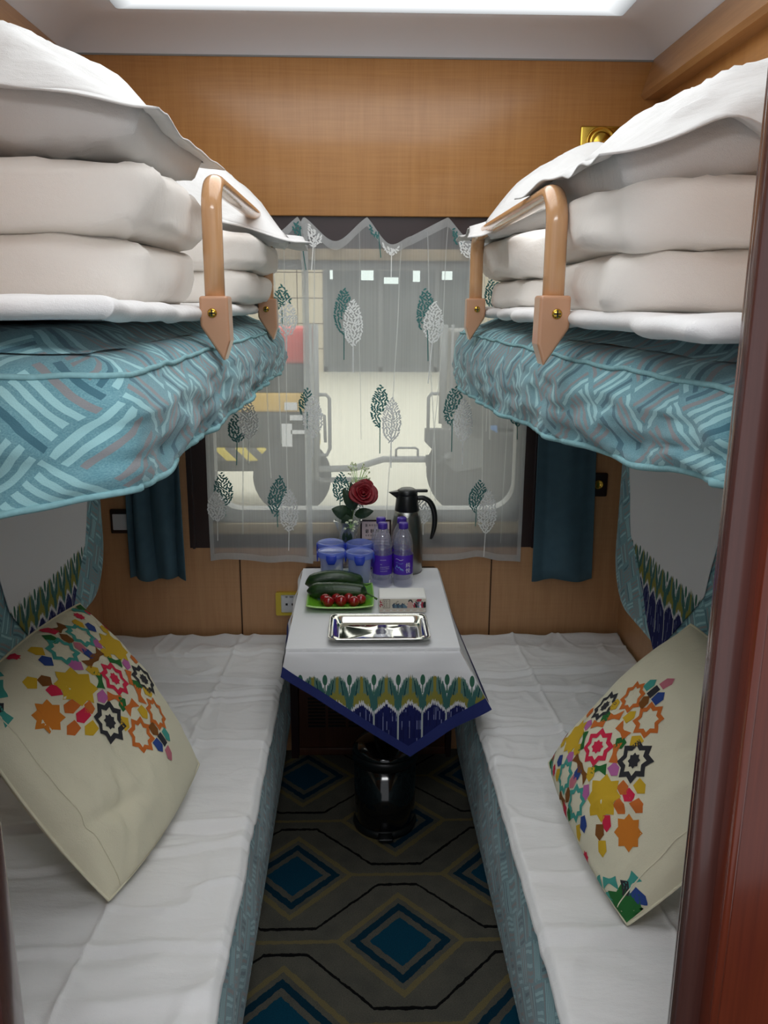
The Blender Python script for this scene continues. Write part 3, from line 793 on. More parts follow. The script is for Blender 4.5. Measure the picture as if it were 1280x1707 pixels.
# lower berths: fabric-covered seat base
for nm, xw, xe0, xe1, sgn, lab in (('left', XL + .004, -.268, -.262, 1, 'left lower berth with teal textile side under the white sheet'),
                                   ('right', XR - .004, .345, .362, -1, 'right lower berth with teal textile side under the white sheet')):
    t = thing('lower_berth', ((xw + xe0) / 2, 1.9, 0), lab, 'berth', 'lower berths')
    b = MB()
    def sidept(a, c, xe0=xe0, xe1=xe1, sgn=sgn):
        y = lerp(.90, 2.868, a); xe = lerp(xe1, xe0, a) + sgn * ((.012 + .012 * nz(y, c * .5, 2 + sgn, 5.0)) * math.sin(PI * c) - .018 * (1 - c))
        return (xe, y, lerp(.004, .455, c))
    b.grid(sidept, 90, 20, 0, lambda a, c: (a * 2.0, c * .46))
    b.grid(lambda a, c: (lerp(lerp(xe1, xe0, c), xw, a), lerp(.90, 2.868, c), .455), 4, 8, 0, lambda a, c: (c * 2, a))
    b.grid(lambda a, c: (lerp(xw, xe1 - sgn * .018, a), .90, lerp(.004, .455, c)), 4, 4, 0, lambda a, c: (a, c))
    b.build('seat_cover', ['teal2'], t)

# white sheets on the lower berths
def bedsheet(x0, x1a, x1b, y0, y1, sgn, seed, lab, creases, lenc):
    b = MB(); nx, ny = 130, 420
    def P(a, c):
        y = lerp(y0, y1, c); xe = lerp(x1a, x1b, c) + .004 * nz(y, 0, seed, 8); x = lerp(x0, xe, a)
        z = .470 + .0065 * nz(x * 2.0, y * .9, seed, 5.0) + .004 * nz(x, y * 2.2, seed + 3, 11.0)
        for (ya, slope, amp, wd) in creases:
            wd = wd * .6; d = y - (ya + slope * (x - x0) + .02 * nz(x, 0, ya, 6)); z += 2.6 * amp * (math.exp(-(d / wd) ** 2) - .6 * math.exp(-((d + wd * 1.6) / wd) ** 2)) * (.5 + .8 * abs(nz(x, y, ya, 4)))
        for (xa, slope, amp, wd) in lenc:
            d = x - (xa + slope * (y - y0)); z += amp * math.exp(-abs(d) / wd)
        z += .020 * smooth01((y - (y1 - .06)) / .06) * (.6 + .6 * nz(x, 0, seed, 7))
        for q_, (fx, fy, am) in enumerate(((1.1, .7, .008), (.8, 1.9, .007), (1.7, 1.2, .005))):
            rg = abs(nz(x * fx + q_ * 3, y * fy, seed + q_ * 7, 4.2)); z += 1.5 * am * max(0.0, 1 - rg * 8) * max(0.0, nz(x, y, seed + 50 + q_, 3.0) + .25)
        # roll over the aisle edge
        k = smooth01((a - .965) / .035); z -= .020 * k * k
        return (x, y, z)
    b.grid(P, nx, ny)
    o = b.build('bed_sheet', ['sheet']); md = o.modifiers.new('cloth', 'SOLIDIFY'); md.thickness = .004; md.offset = -1
    return tag(o, lab, 'sheet', 'sheets on the lower berths')
bedsheet(XL + .01, -.250, -.258, .915, 2.872, 1, 1.0, 'creased white sheet spread on the left lower berth',
         [(2.55, -.05, .006, .018), (2.38, .08, .005, .015), (2.15, -.06, .005, .02), (2.30, .15, .003, .012), (1.72, .05, .007, .022), (1.55, .2, .004, .02), (1.33, .06, .004, .02), (1.15, .14, .004, .03), (2.72, .03, .004, .015)],
         [(-.545, .055, .008, .005)])
bedsheet(XR - .01, .345, .334, .915, 2.868, -1, 9.0, 'creased white sheet spread on the right lower berth',
         [(2.6, .1, .006, .02), (2.42, -.08, .005, .018), (2.2, .05, .005, .018), (1.98, -.06, .004, .02), (1.6, .08, .004, .025), (1.35, -.05, .005, .03)],
         [(.62, -.035, .008, .005)])

# ------------------------------------------------------------------ bedding on the upper berths
def puffbox(b, x0, x1, y0, y1, z0, z1, seed, wr=.010, ex=.35, endlobe=0.0, mat=0):
    """a plump folded quilt layer: a rounded box with soft irregular faces"""
    nu, nv = 72, 44
    def P(a, c):
        th = a * 2 * PI; ph = (c - .5) * PI
        def se(v, e): return math.copysign(abs(v) ** e, v)
        cx, sx = math.cos(th), math.sin(th); cp, sp = math.cos(ph), math.sin(ph)
        X = se(cx, ex) * se(cp, .36); Y = se(sx, ex) * se(cp, .36); Z = se(sp, .45)
        dx, dy, dz = (x1 - x0) / 2, (y1 - y0) / 2, (z1 - z0) / 2
        p = Vector(((x0 + x1) / 2 + X * dx, (y0 + y1) / 2 + Y * dy, (z0 + z1) / 2 + Z * dz))
        k = nz(p.x * 1.3, p.y, seed + p.z * 3, 5.0) * wr + nz(p.x, p.y, seed + 5 + p.z * 2, 14.0) * wr * .35
        p.x += endlobe * nz(seed, p.z * 1.0, p.y, 9.0) * abs(X) ** 6
        rg = abs(nz(p.x * 1.0, p.y + p.z * 1.5, seed + 60, 6.0)); k += .005 * max(0, 1 - rg * 8) * (wr / .01)
        n = Vector((X / dx, Y / dy, Z / dz)).normalized()
        p += n * k
        if p.z < z0: p.z = z0
        return p
    b.grid(P, nu, nv, mat)
def quilt(name, x0, x1, y0, y1, z0, zm, z1, seed, lab, tilt=0.0, over=0.0):
    b = MB()
    puffbox(b, x0, x1, y0, y1, z0, zm + .006, seed, .010, .32, .02)
    puffbox(b, x0, x1 + over, y0 - .008, y1, zm - .006, z1, seed + 20, .012, .32, .025)
    # sheet-fold lip between the two folds at the back
    b.box(min(x0, x1) + .08, max(x0, x1) - .08, y1 - .10, y1 - .03, z0 + .03, z1 - .03, 0, .02)
    if tilt:
        for v in b.v: v.z += tilt * (v.x - x0)
    o = b.build(name, ['quilt'], merge=True)
    return tag(o, lab, 'quilt', 'folded white quilts on the upper berths')
def pillow(name, cx, cy, z, sx, sy, H, seed, lab, rotz=0.0, slope=0.0, slopey=0.0, drop=None, flange=.05, belly=.35, cat='pillow', dips=(), he=1.1):
    """Oxford pillow: plump body and a flat flange all round. z = height of the seam"""
    b = MB(); n = 44
    ca, sa = math.cos(rotz), math.sin(rotz)
    def seam(u, v):  # height wobble of the seam/flange
        s = .012 * nz(u * 1.6, v * 1.6, seed, 1.7)
        for (du, dv, dz, w) in dips: s += dz * math.exp(-((u - du) ** 2 + (v - dv) ** 2) / w ** 2)
        if drop:
            for (du, dv, dz) in drop:
                k = max(0.0, max(-1, min(1, u)) * du + max(-1, min(1, v)) * dv - .62); s -= dz * k * 1.5
        return s
    def W(x, y, zz):
        return Vector((cx + ca * x - sa * y, cy + sa * x + ca * y, z + zz + slope * x + slopey * y))
    def pin(u, v):  # soft pin-cushion outline
        return (u * sx / 2 * (1 - .05 * (1 - v * v)), v * sy / 2 * (1 - .05 * (1 - u * u)))
    def h(u, v, e=None): return (max(0, 1 - abs(u) ** 2.1) * max(0, 1 - abs(v) ** 2.1)) ** (e or he)
    def top(a, c):
        u, v = a * 2 - 1, c * 2 - 1; x, y = pin(u, v); k = h(u, v)
        rg = abs(nz(u * 1.3, v * 1.1, seed + 70, 2.4)); rad = nz(u * 2, v * 2, seed, 1.5) * .012 + .007 * max(0, 1 - rg * 7) + .010 * math.sin(7 * math.atan2(v, u) + 3 * nz(u, v, seed, 1)) * (abs(u) ** 3 + abs(v) ** 3) * .5 * k ** .5
        return W(x, y, seam(u, v) * (1 - k) + H * k + rad * min(1, k * 3))
    def bot(a, c):
        u, v = a * 2 - 1, c * 2 - 1; x, y = pin(u, v); k = h(u, v, .34)
        return W(x, y, seam(u, v) * (1 - k) - H * belly * k ** .6 + .006 * nz(u, v, seed + 9, 3) * k - .008 * max(0, 1 - 6 * abs(nz(u * 1.6, v * .5, seed + 90, 3.2))) * k ** .5)
    b.grid(top, n, n); b.grid(bot, n, n, flip=True)
    # flange
    m = 4 * n
    def rim(t):
        t = (t % 1.0) * 4; k = int(t) % 4; f = t - int(t)
        return ((-1 + 2 * f, -1), (1, -1 + 2 * f), (1 - 2 * f, 1), (-1, 1 - 2 * f))[k]
    def fl(a, c, dz=0.0):
        u, v = rim(a); x, y = pin(u, v)
        ou = 1 + c * flange * 2 / sx; ov = 1 + c * flange * 2 / sy
        wv = .012 * c * nz(u * 2, v * 2, seed + 31, 1.3) - .006 * c
        return W(x * ou, y * ov, seam(u * (1 + .12 * c), v * (1 + .12 * c)) + wv + dz)
    b.grid(lambda a, c: fl(a, c, .0015), m, 3); b.grid(lambda a, c: fl(a, c, -.0015), m, 3, flip=True)
    b.grid(lambda a, c: fl(a, 1.0, .0015 - .003 * c), m, 1)
    o = b.build(name, ['pillow'], merge=True)
    return tag(o, lab, cat, 'white pillows on the upper berths')
def top_sheet(x0, x1, y0, y1, zfn, seed, lab, edge_amp=.03, rollr=.03):
    """folded sheet lying on the mattress, its aisle and near edges rolled over"""
    b = MB()
    def edge(y): return x1 + edge_amp * nz(0, y, seed, 4.5)
    def near(x): return y0 + .035 * nz(x, 0, seed + 4, 5.0)
    sg = 1 if x1 > x0 else -1
    def P(a, c):
        # c: 0 far .. 1 near end; last part rolls down over the near edge
        y = lerp(y1, near(lerp(x0, x1, a)), min(1, c / .85)); xe = edge(y)
        k = min(1, a / .85); x = lerp(x0, xe, k)
        z = zfn(x, y) + rollr + .006 * nz(x, y, seed, 8)
        wc = max(0.0, (c - .85) / .15) * PI; wa = max(0.0, (a - .85) / .15) * PI; w = max(wa, wc)
        y -= math.sin(w) * rollr * .8 * (wc / max(w, 1e-6)); x += sg * math.sin(w) * rollr * .8 * (wa / max(w, 1e-6))
        z -= rollr * .95 * (1 - math.cos(w)) / 2
        return (x, y, z)
    b.grid(P, 90, 140)
    b.grid(lambda a, c: (lerp(x0, edge(lerp(y1, y0, c)) - sg * .004, a), lerp(y1, near(lerp(x0, x1, a)) + .004, c), zfn(lerp(x0, x1, a), lerp(y1, y0, c)) + .002), 20, 30)
    o = b.build('folded_sheet', ['sheet'])
    return tag(o, lab, 'sheet', 'sheets on the upper berths')
top_sheet(XL + .02, -.315, 1.03, 2.78, lambda x, y: 1.625 + .012 * smooth01((1.5 - y) / .5), 2.0, 'rolled-edge white sheet under the bedding on the left upper berth')
top_sheet(XR - .02, .375, .95, 2.74, lambda x, y: 1.618, 6.0, 'rolled-edge white sheet under the bedding on the right upper berth', .035)

# left near stack
quilt('folded_quilt', -.90, -.335, 1.33, 1.80, 1.645, 1.755, 1.872, 1.0, 'near folded white quilt on the left upper berth', 0.0, .03)
pillow('pillow', -.652, 1.56, 1.985, .68, .42, .118, 2.0, 'big near white pillow heaped on the left upper berth', R(-2), -.04, 0.0,
       drop=[(.9, -.45, .036), (.9, .6, .04)], flange=.034, belly=.95)
# left far stack
quilt('folded_quilt', -.88, -.262, 2.05, 2.62, 1.645, 1.735, 1.822, 5.0, 'far folded white quilt on the left upper berth by the window', 0.0, .02)
pillow('pillow', -.53, 2.36, 1.90, .68, .44, .15, 12.0, 'far white pillow on the left upper berth with its corner near the voile', R(4), -.08, 0.0,
       drop=[(.9, .3, .05), (.9, -.5, .05)], flange=.05, belly=.5)
# right near stack
quilt('folded_quilt', .91, .365, 1.22, 1.72, 1.638, 1.735, 1.838, 8.0, 'near folded white quilt on the right upper berth', 0.0, -.02)
pillow('pillow', .69, 1.46, 1.957, .70, .42, .092, 22.0, 'big near white pillow heaped on the right upper berth', R(3), .21, 0.0,
       drop=[(-.9, -.45, .02), (-.8, .5, .02)], flange=.036, belly=1.2, dips=[(-.40, -1.05, -.030, .10), (-.62, -1.05, .014, .14)])
# right far stack
quilt('folded_quilt', .90, .372, 2.02, 2.60, 1.638, 1.722, 1.835, 15.0, 'far folded white quilt on the right upper berth by the window', 0.0, -.02)
pillow('pillow', .645, 2.36, 1.925, .66, .42, .138, 32.0, 'far white pillow on the right upper berth behind the guard rail', R(-3), .08, 0.0,
       drop=[(-.9, -.45, .065), (-.8, .5, .05)], flange=.045, belly=.6)

# ================================================================== backrest cushions and their cloths
def backrest(xw, sgn, y0, y1, z0, z1, th, r, lab):
    b = MB()
    out = rrect(y0, y1, z0, z1, r, 10); n = len(out); cy, cz = (y0 + y1) / 2, (z0 + z1) / 2
    rings = [0.0, .2, .4, .6, .75, .86, .93, .97, 1.0]
    def P(a, c):
        i = a * n; k = int(i) % n; f = i - int(i); p = out[k]; q = out[(k + 1) % n]
        y, z = lerp(p[0], q[0], f), lerp(p[1], q[1], f)
        c2 = 1 - (1 - c) ** 1.8
        yy, zz = lerp(cy, y, c2), lerp(cz, z, c2)
        # distance to the border controls the roll-off
        d = min(1.0, (1 - c2) * 3.2 + 1e-6)
        x = xw + sgn * (th * (1 - (1 - d) ** 3) + .004 * nz(yy, zz, sgn, 6) * d)
        return (x, yy, zz)
    b.grid(P, n, 26, 0)
    b.uv = [(v.y * .9 + v.z * .2, v.z * .9 - v.y * .2) for v in b.v]
    o = b.build('backrest_cushion', ['teal3'], merge=True)
    tag(o, lab, 'cushion', 'backrest cushions')
    q = MB(); q.tube([(xw + sgn * .012, p[0], p[1]) for p in out + out[:1]], .005, 6); q.build('piping', ['piping'], thing_parent(o)) if False else None
    return o
backrest(XL, 1, .93, 2.80, .70, 1.36, .115, .20, 'left backrest cushion of dark teal textile on the wall above the lower berth')
backrest(XR, -1, .93, 2.82, .645, 1.36, .115, .20, 'right backrest cushion of dark teal textile on the wall above the lower berth')
def wall_cloth(x, sgn, ytip, ztip, lab):
    b = MB()
    def P(a, c):
        z = lerp(ztip, 1.36, c)
        d = min(z - ztip, .27); e = max(0, z - ztip - .27)
        hw = d * 1.02 + e * .30 + .003
        y = ytip - hw + 2 * hw * a
        return (x + sgn * (.004 + .003 * nz(y, z, 4 + sgn, 9) + .003 * math.sin(y * 16 + z * 5)), y, z)
    b.grid(P, 60, 70, 0)
    b.uv = [(v.y, .955 - v.z) for v in b.v]
    o = b.build('backrest_cloth', ['ikatw'], solid=.0015)
    return tag(o, lab, 'cloth', 'white ikat cloths on the backrests')
wall_cloth(XL + .117, 1, 2.14, .685, 'white cloth with green and blue ikat corner on the left backrest cushion')
wall_cloth(XR - .117, -1, 2.187, .70, 'white cloth with green and blue ikat corner on the right backrest cushion')

# ================================================================== printed throw pillows
def star(cx, cy, r, k=.74, rot=0.0):
    return [(cx + (r if i % 2 == 0 else r * k) * math.cos(rot + PI * i / 8), cy + (r if i % 2 == 0 else r * k) * math.sin(rot + PI * i / 8)) for i in range(16)]
STARS = [('os', .27, .215, .072, 's'), ('y', .264, .409, .098, 's'), ('k', .462, .422, .094, 'c'), ('red', .357, .62, .088, 'c'), ('o', .603, .535, .082, 'r'),
         ('o', .60, .712, .082, 'r'), ('k', .462, .822, .086, 'c'), ('y', .262, .826, .092, 's'), ('te', .128, .712, .078, 'r'), ('te', .128, .535, .078, 'r'),
         ('dg', .03, .04, .105, 's'), ('dg', .02, .99, .06, 's'), ('red', .012, .355, .030, 's'), ('red', .055, .86, .028, 's'), ('red', .06, .955, .02, 's')]
BITS = [('o', .359, .367), ('y', .423, .313), ('red', .363, .319), ('o', .306, .312), ('o', .372, .255), ('red', .215, .318), ('br', .164, .323), ('y', .130, .270),
        ('bl', .113, .425), ('y', .060, .443), ('mag', .368, .468), ('dg', .314, .528, 1), ('br', .236, .592, 1), ('bl', .205, .625), ('br', .236, .668, 1), ('y', .256, .727),
        ('mag', .200, .745), ('dg', .31, .722, 1), ('mag', .356, .79), ('o', .405, .728, 1), ('dg', .452, .735), ('o', .486, .690, 1), ('y', .510, .765),
        ('o', .486, .585, 1), ('dg', .452, .545), ('y', .515, .49), ('o', .408, .528, 1), ('y', .545, .625), ('br', .632, .625), ('te', .695, .682), ('k', .690, .632, 2),
        ('bl', .691, .585), ('pk', .755, .625), ('mag', .205, .507), ('pk', .163, .625), ('y', .268, .545), ('bl', .127, .822), ('y', .080, .787), ('te', -.0, .234, 1),
        ('te', .064, .160, 1), ('bl', .125, .035), ('k', .105, .090, 2), ('te', .036, .925, 1), ('y', .175, .90), ('red', .17, .965), ('o', .37, .90), ('br', .10, .62), ('dg', .06, .56), ('br', .05, .67, 1), ('red', .03, .62), ('te', .14, .09, 1), ('te', .0, .13)]
def throw_pillow(Bc, Rc, Tc, Lc, side_pt, H, seed, lab, parity):
    """square pillow with corners B, R, T, L. Print coordinates: a runs B to R, b runs B to L"""
    Bc, Rc, Tc, Lc = (Vector(p) for p in (Bc, Rc, Tc, Lc))
    n = (Rc - Bc).cross(Lc - Bc).normalized()
    if n.dot(Vector(side_pt) - Bc) < 0: n = -n
    def h(a, c):
        u, v = 2 * a - 1, 2 * c - 1
        return (max(0, 1 - abs(u) ** 2.2) * max(0, 1 - abs(v) ** 2.2)) ** .55
    def flat(a, c):
        u, v = 2 * a - 1, 2 * c - 1
        a2 = a - .5; c2 = c - .5
        a2 *= 1 + .075 * (1 - v * v); c2 *= 1 + .075 * (1 - u * u)
        a2 += .5; c2 += .5
        return Bc * (1 - a2) * (1 - c2) + Rc * a2 * (1 - c2) + Tc * a2 * c2 + Lc * (1 - a2) * c2
    def wr(a, c):
        k = h(a, c)
        w = .014 * nz(a * 2, c * 2, seed, 1.6) * k
        # creases pulling in from the plain lower part
        w += -.016 * math.exp(-((a - .75 - .25 * (c - .3)) / .035) ** 2) * smooth01((.55 - c) / .4) * k ** .3
        w += -.014 * math.exp(-((c - .22 + .5 * (a - .8)) / .03) ** 2) * smooth01((a - .45) / .3) * k ** .3
        rg = abs(nz(a * 1.6, c * 3.0, seed + 30, 2.0)); w += .009 * max(0, 1 - rg * 6) * smooth01((.62 - c) / .35) * k ** .4
        w += .007 * nz(a * 3, c * 1.2, seed + 3, 3.0) * k ** .5
        return w
    def front(a, c, off=0.0): return flat(a, c) + n * (H * h(a, c) + wr(a, c) + off)
    b = MB(); N = 56
    b.grid(lambda a, c: front(a, c), N, N); b.grid(lambda a, c: flat(a, c) - n * (H * .75 * h(a, c)), N, N, flip=True)
    # seam welt
    names = ['cream'] + sorted(set('p_' + s[0] for s in STARS + BITS)); idx = {k: i for i, k in enumerate(names)}
    def poly(P, col, hole=None):
        bm = bmesh.new()
        if hole is None:
            vs = [bm.verts.new((p[0], p[1], 0)) for p in P]; cen = bm.verts.new((sum(p[0] for p in P) / len(P), sum(p[1] for p in P) / len(P), 0))
            for i in range(len(vs)): bm.faces.new((vs[i], vs[(i + 1) % len(vs)], cen))
        else:
            vs = [bm.verts.new((p[0], p[1], 0)) for p in P]; ws = [bm.verts.new((p[0], p[1], 0)) for p in hole]
            for i in range(len(vs)): bm.faces.new((vs[i], vs[(i + 1) % len(vs)], ws[(i + 1) % len(vs)], ws[i]))
        bmesh.ops.subdivide_edges(bm, edges=list(bm.edges), cuts=2, use_grid_fill=True)
        bmesh.ops.triangulate(bm, faces=list(bm.faces))
        lo = .004
        if not any(lo < v.co.x < 1 - lo and lo < v.co.y < 1 - lo for v in bm.verts): bm.free(); return
        for v in bm.verts:
            a, c = min(1 - lo, max(lo, v.co.x)), min(1 - lo, max(lo, v.co.y)); v.co = front(a, c, .0012)
        bm.verts.index_update()
        b.add([v.co.copy() for v in bm.verts], [[v.index for v in f.verts] for f in bm.faces], idx['p_' + col]); bm.free()
    for col, x, y, r, kind in STARS:
        rr = PI / 8 * 0
        if kind == 's': poly(star(x, y, r), col)
        else: poly(star(x, y, r), col, star(x, y, r * .66))
        if kind == 'c': poly(star(x, y, r * .36), col)
    for t in BITS:
        col, x, y = t[:3]; k = t[3] if len(t) > 3 else 0
        w = math.atan2(y - .62, x - .357); w = round(w / (PI / 4)) * PI / 4
        r = .035 if k == 0 else .040
        if k == 0: P = [(r, 0), (.35 * r, .72 * r), (-.8 * r, .6 * r), (-.8 * r, -.6 * r), (.35 * r, -.72 * r)]
        elif k == 1: P = [(.75 * r, 1.1 * r), (.25 * r, 0.15 * r), (.25 * r, -.15 * r), (.75 * r, -1.1 * r), (-.5 * r, -1.0 * r), (-.3 * r, -.15 * r), (-.3 * r, .15 * r), (-.5 * r, 1.0 * r)]
        else: P = [(.7 * r, .45 * r), (-.7 * r, .45 * r), (-.7 * r, -.45 * r), (.7 * r, -.45 * r)]
        P = [(x + p[0] * math.cos(w) - p[1] * math.sin(w), y + p[0] * math.sin(w) + p[1] * math.cos(w)) for p in P]
        poly(P, col)
    o = b.build('throw_pillow', names)
    q = MB(); path = [flat(i / 40, 0) for i in range(41)] + [flat(1, i / 40) for i in range(1, 41)] + [flat(1 - i / 40, 1) for i in range(1, 41)] + [flat(0, 1 - i / 40) for i in range(1, 41)]
    q.tube([p for p in path], .0032, 6)
    z_ = MB(); z_.tube([front(i / 60, .075, .0006) for i in range(1, 60)], .0014, 6); z_.build('stitched_seam', ['cream'], o)
    s = q.build('seam_welt', ['cream'], o)
    return tag(o, lab, 'pillow', 'printed throw pillows')
throw_pillow((.515, 1.374, .492), (.818, 1.364, .855), (.752, 1.78, .95), (.447, 1.79, .595), (0, 1.2, 1.6), .102, 3.0, 'cream throw pillow with star mosaic print leaning on the right lower berth', 1)
throw_pillow((-.786, 1.52, .89), (-.509, 1.463, .492), (-.405, 1.885, .545), (-.69, 1.96, .94), (0, 1.2, 1.6), .102, 5.0, 'cream throw pillow with star mosaic print leaning on the left lower berth', 0)

# ================================================================== curtains
def curtain_top(x, pegs):
    for (xa, za, sag), (xb, zb, _) in zip(pegs, pegs[1:]):
        if x <= xb:
            t = (x - xa) / (xb - xa); return lerp(za, zb, t) - sag * (.5 * (1 - abs(2 * t - 1) ** 1.7) + .5 * (.5 - .5 * math.cos(2 * PI * t)))
    return pegs[-1][1]
LT = [((-0.057, 1.707), (-0.057, 1.556), (-0.058, 1.472)), ((0.212, 1.706), (0.224, 1.552), (0.226, 1.469)), ((0.067, 1.388), (0.064, 1.24), (0.064, 1.152)), ((0.323, 1.386), (0.312, 1.25), (0.314, 1.157)), ((-0.482, 1.088), (-0.475, 0.973), (-0.474, 0.933)), ((-0.282, 1.073), (-0.298, 0.932), (-0.294, 0.892)), ((0.418, 1.058), (0.404, 0.942), (0.405, 0.89)), ((-0.067, 1.085), (-0.076, 0.983), (-0.076, 0.942)), ((-0.182, 1.359), (-0.184, 1.278), (-0.184, 1.24)), ((0.054, 1.916), (0.058, 1.864), (0.065, 1.803)), ((0.328, 1.888), (0.329, 1.84), (0.33, 1.822)), ((-0.26, 1.677), (-0.262, 1.614), (-0.262, 1.587)), ((0.44, 1.708), (0.44, 1.644), (0.44, 1.635)), ((0.535, 1.337), (0.537, 1.25), (0.54, 1.202)), ((-0.2, 1.915), (-0.196, 1.871), (-0.18, 1.762)), ((-0.427, 1.278), (-0.425, 1.191), (-0.43, 1.113))]
LW = [((-0.027, 1.671), (-0.027, 1.519), (-0.027, 1.43)), ((0.245, 1.666), (0.24, 1.529), (0.227, 1.394)), ((0.105, 1.346), (0.103, 1.191), (0.103, 1.103)), ((0.352, 1.344), (0.35, 1.196), (0.352, 1.113)), ((-0.251, 1.028), (-0.255, 0.876), (-0.258, 0.804)), ((0.449, 1.023), (0.442, 0.864), (0.439, 0.776)), ((-0.382, 1.335), (-0.385, 1.203), (-0.391, 1.118)), ((-0.163, 1.355), (-0.166, 1.211), (-0.167, 1.142)), ((0.099, 1.86), (0.1, 1.81), (0.099, 1.741)), ((-0.017, 0.983), (-0.017, 0.896), (-0.017, 0.86)), ((0.217, 1.003), (0.219, 0.901), (0.219, 0.86)), ((-0.155, 1.88), (-0.154, 1.834), (-0.162, 1.762)), ((-0.242, 1.664), (-0.249, 1.55), (-0.251, 1.476)), ((0.351, 1.86), (0.353, 1.805), (0.368, 1.77)), ((-0.505, 1.023), (-0.504, 0.912), (-0.507, 0.841))]
def voile(x0, x1, pegs, zb, yb, seed, lab, leaf_lo, leaf_hi):
    def Y(x, z):
        k = (z - .75) / 1.18
        f = .010 * math.sin(x * 46 + 2.2 * nz(x, z * .6, seed, 2.0)) * (.35 + .65 * k) + .006 * nz(x, z * .5, seed, 9)
        return yb + f
    def Z(x, c):
        zt = curtain_top(x, pegs); return lerp(zb(x), zt, c)
    b = MB()
    b.grid(lambda a, c: (lerp(x0, x1, a), Y(lerp(x0, x1, a), Z(lerp(x0, x1, a), c)), Z(lerp(x0, x1, a), c)), 120, 70, 0, lambda a, c: (lerp(x0, x1, a) * 3, Z(lerp(x0, x1, a), c) * 1))
    # embroidery, worked in short stitches that follow the cloth
    er = random.Random(int(seed * 10) + 5)
    def put(p): return (p[0], Y(p[0], p[1]) - .0022, p[1])
    def stitch(p, ang, ln, wd, mat):
        dx, dz = math.cos(ang) * ln / 2, math.sin(ang) * ln / 2; nx, nz_ = -math.sin(ang) * wd / 2, math.cos(ang) * wd / 2
        bend = er.uniform(-.3, .3) * ln
        m0 = (p[0] + nx * 2 * bend / ln, p[1] + nz_ * 2 * bend / ln)
        A = (p[0] - dx, p[1] - dz); B = (p[0] + dx, p[1] + dz)
        pts = [(A[0] - nx * .5, A[1] - nz_ * .5), (m0[0] - nx, m0[1] - nz_), (B[0] - nx * .5, B[1] - nz_ * .5), (B[0] + nx * .5, B[1] + nz_ * .5), (m0[0] + nx, m0[1] + nz_), (A[0] + nx * .5, A[1] + nz_ * .5)]
        b.add([put(q) for q in pts], [(0, 1, 4, 5), (1, 2, 3, 4)], mat, smooth=False)
    def leaf(tip, base, stem, mat, hide=None):
        ax = Vector((tip[0] - base[0], tip[1] - base[1])); L = ax.length
        if L < .02: return
        u = ax / L; v = Vector((u.y, -u.x)); Lf = max(L, .10) if L < .1 else L; hw = .036 if L > .11 else .032
        step = .0070
        ns = int(Lf / step)
        for i in range(ns):
            t = (i + .5) / ns; w = hw * (math.sin(PI * t ** .85) ** .62) * (1 - .10 * t)
            kk = max(1, int(2 * w / .0095))
            for j in range(kk):
                s = (j + .5) / kk * 2 - 1
                s += er.uniform(-.25, .25) / kk
                p = Vector(base) + u * (t * Lf + er.uniform(-.002, .002)) + v * (s * w)
                if p.y > curtain_top(p.x, pegs) - .012: continue
                if hide and any((((p - Vector(h0)) .length < .001) or inleaf(p, h)) for h in hide for h0 in (h[0],)): continue
                ang = math.atan2(u.y, u.x) + (-1 if (s > 0) != (er.random() < .25) else 1) * .75 + er.uniform(-.4, .4)
                stitch(p, ang, er.uniform(.009, .014), .0060, mat)
        q0, q1 = Vector(base) + u * .02, Vector(stem); d = q1 - q0; ang = math.atan2(d.y, d.x)
        nseg = max(2, int(d.length / .03))
        for i in range(nseg):
            p = q0.lerp(q1, (i + .5) / nseg); dx = d.normalized() * (d.length / nseg / 2); nn = Vector((-dx.y, dx.x)).normalized() * .0016
            b.add([put(p - dx - nn), put(p + dx - nn), put(p + dx + nn), put(p - dx + nn)], [(0, 1, 2, 3)], mat, smooth=False)
    def inleaf(p, lf):
        ax = Vector((lf[0][0] - lf[1][0], lf[0][1] - lf[1][1])); L = max(ax.length, .1); u = ax.normalized(); d = p - Vector(lf[1]); t = d.dot(u) / L
        if not 0 < t < 1: return False
        w = .038 * (math.sin(PI * t ** .80) ** .8); return abs(d.dot(Vector((u.y, -u.x)))) < w
    for l in LT:
        if leaf_lo <= l[1][0] < leaf_hi: leaf(l[0], l[1], l[2], 1, LW)
    for l in LW:
        if leaf_lo <= l[1][0] < leaf_hi: leaf(l[0], l[1], l[2], 2)
    o = b.build('sheer_curtain', ['sheer', 'leafteal', 'leafwhite'])
    tag(o, lab, 'curtain', None)
    h = MB()
    def strip(f0, f1, nn): h.grid(lambda a, c: tuple(Vector(f0(a)).lerp(Vector(f1(a)), c)), nn, 2)
    def pt(x, z): return (x, Y(x, z) - .0012, z)
    strip(lambda a: pt(lerp(x0, x1, a), zb(lerp(x0, x1, a))), lambda a: pt(lerp(x0, x1, a), zb(lerp(x0, x1, a)) + .024), 100)
    strip(lambda a: pt(lerp(x0, x1, a), curtain_top(lerp(x0, x1, a), pegs)), lambda a: pt(lerp(x0, x1, a), curtain_top(lerp(x0, x1, a), pegs) - .028), 100)
    for xa, xb in ((x0, x0 + .014), (x1 - .014, x1)):
        strip(lambda a: pt(xa, lerp(zb(xa), curtain_top(xa, pegs), a)), lambda a: pt(xb, lerp(zb(xb), curtain_top(xb, pegs), a)), 60)
    h.build('hem', ['hemsheer'], o)
    # hanging creases show as denser pleat lines
    pl = MB()
    pr = random.Random(int(seed) + 40)
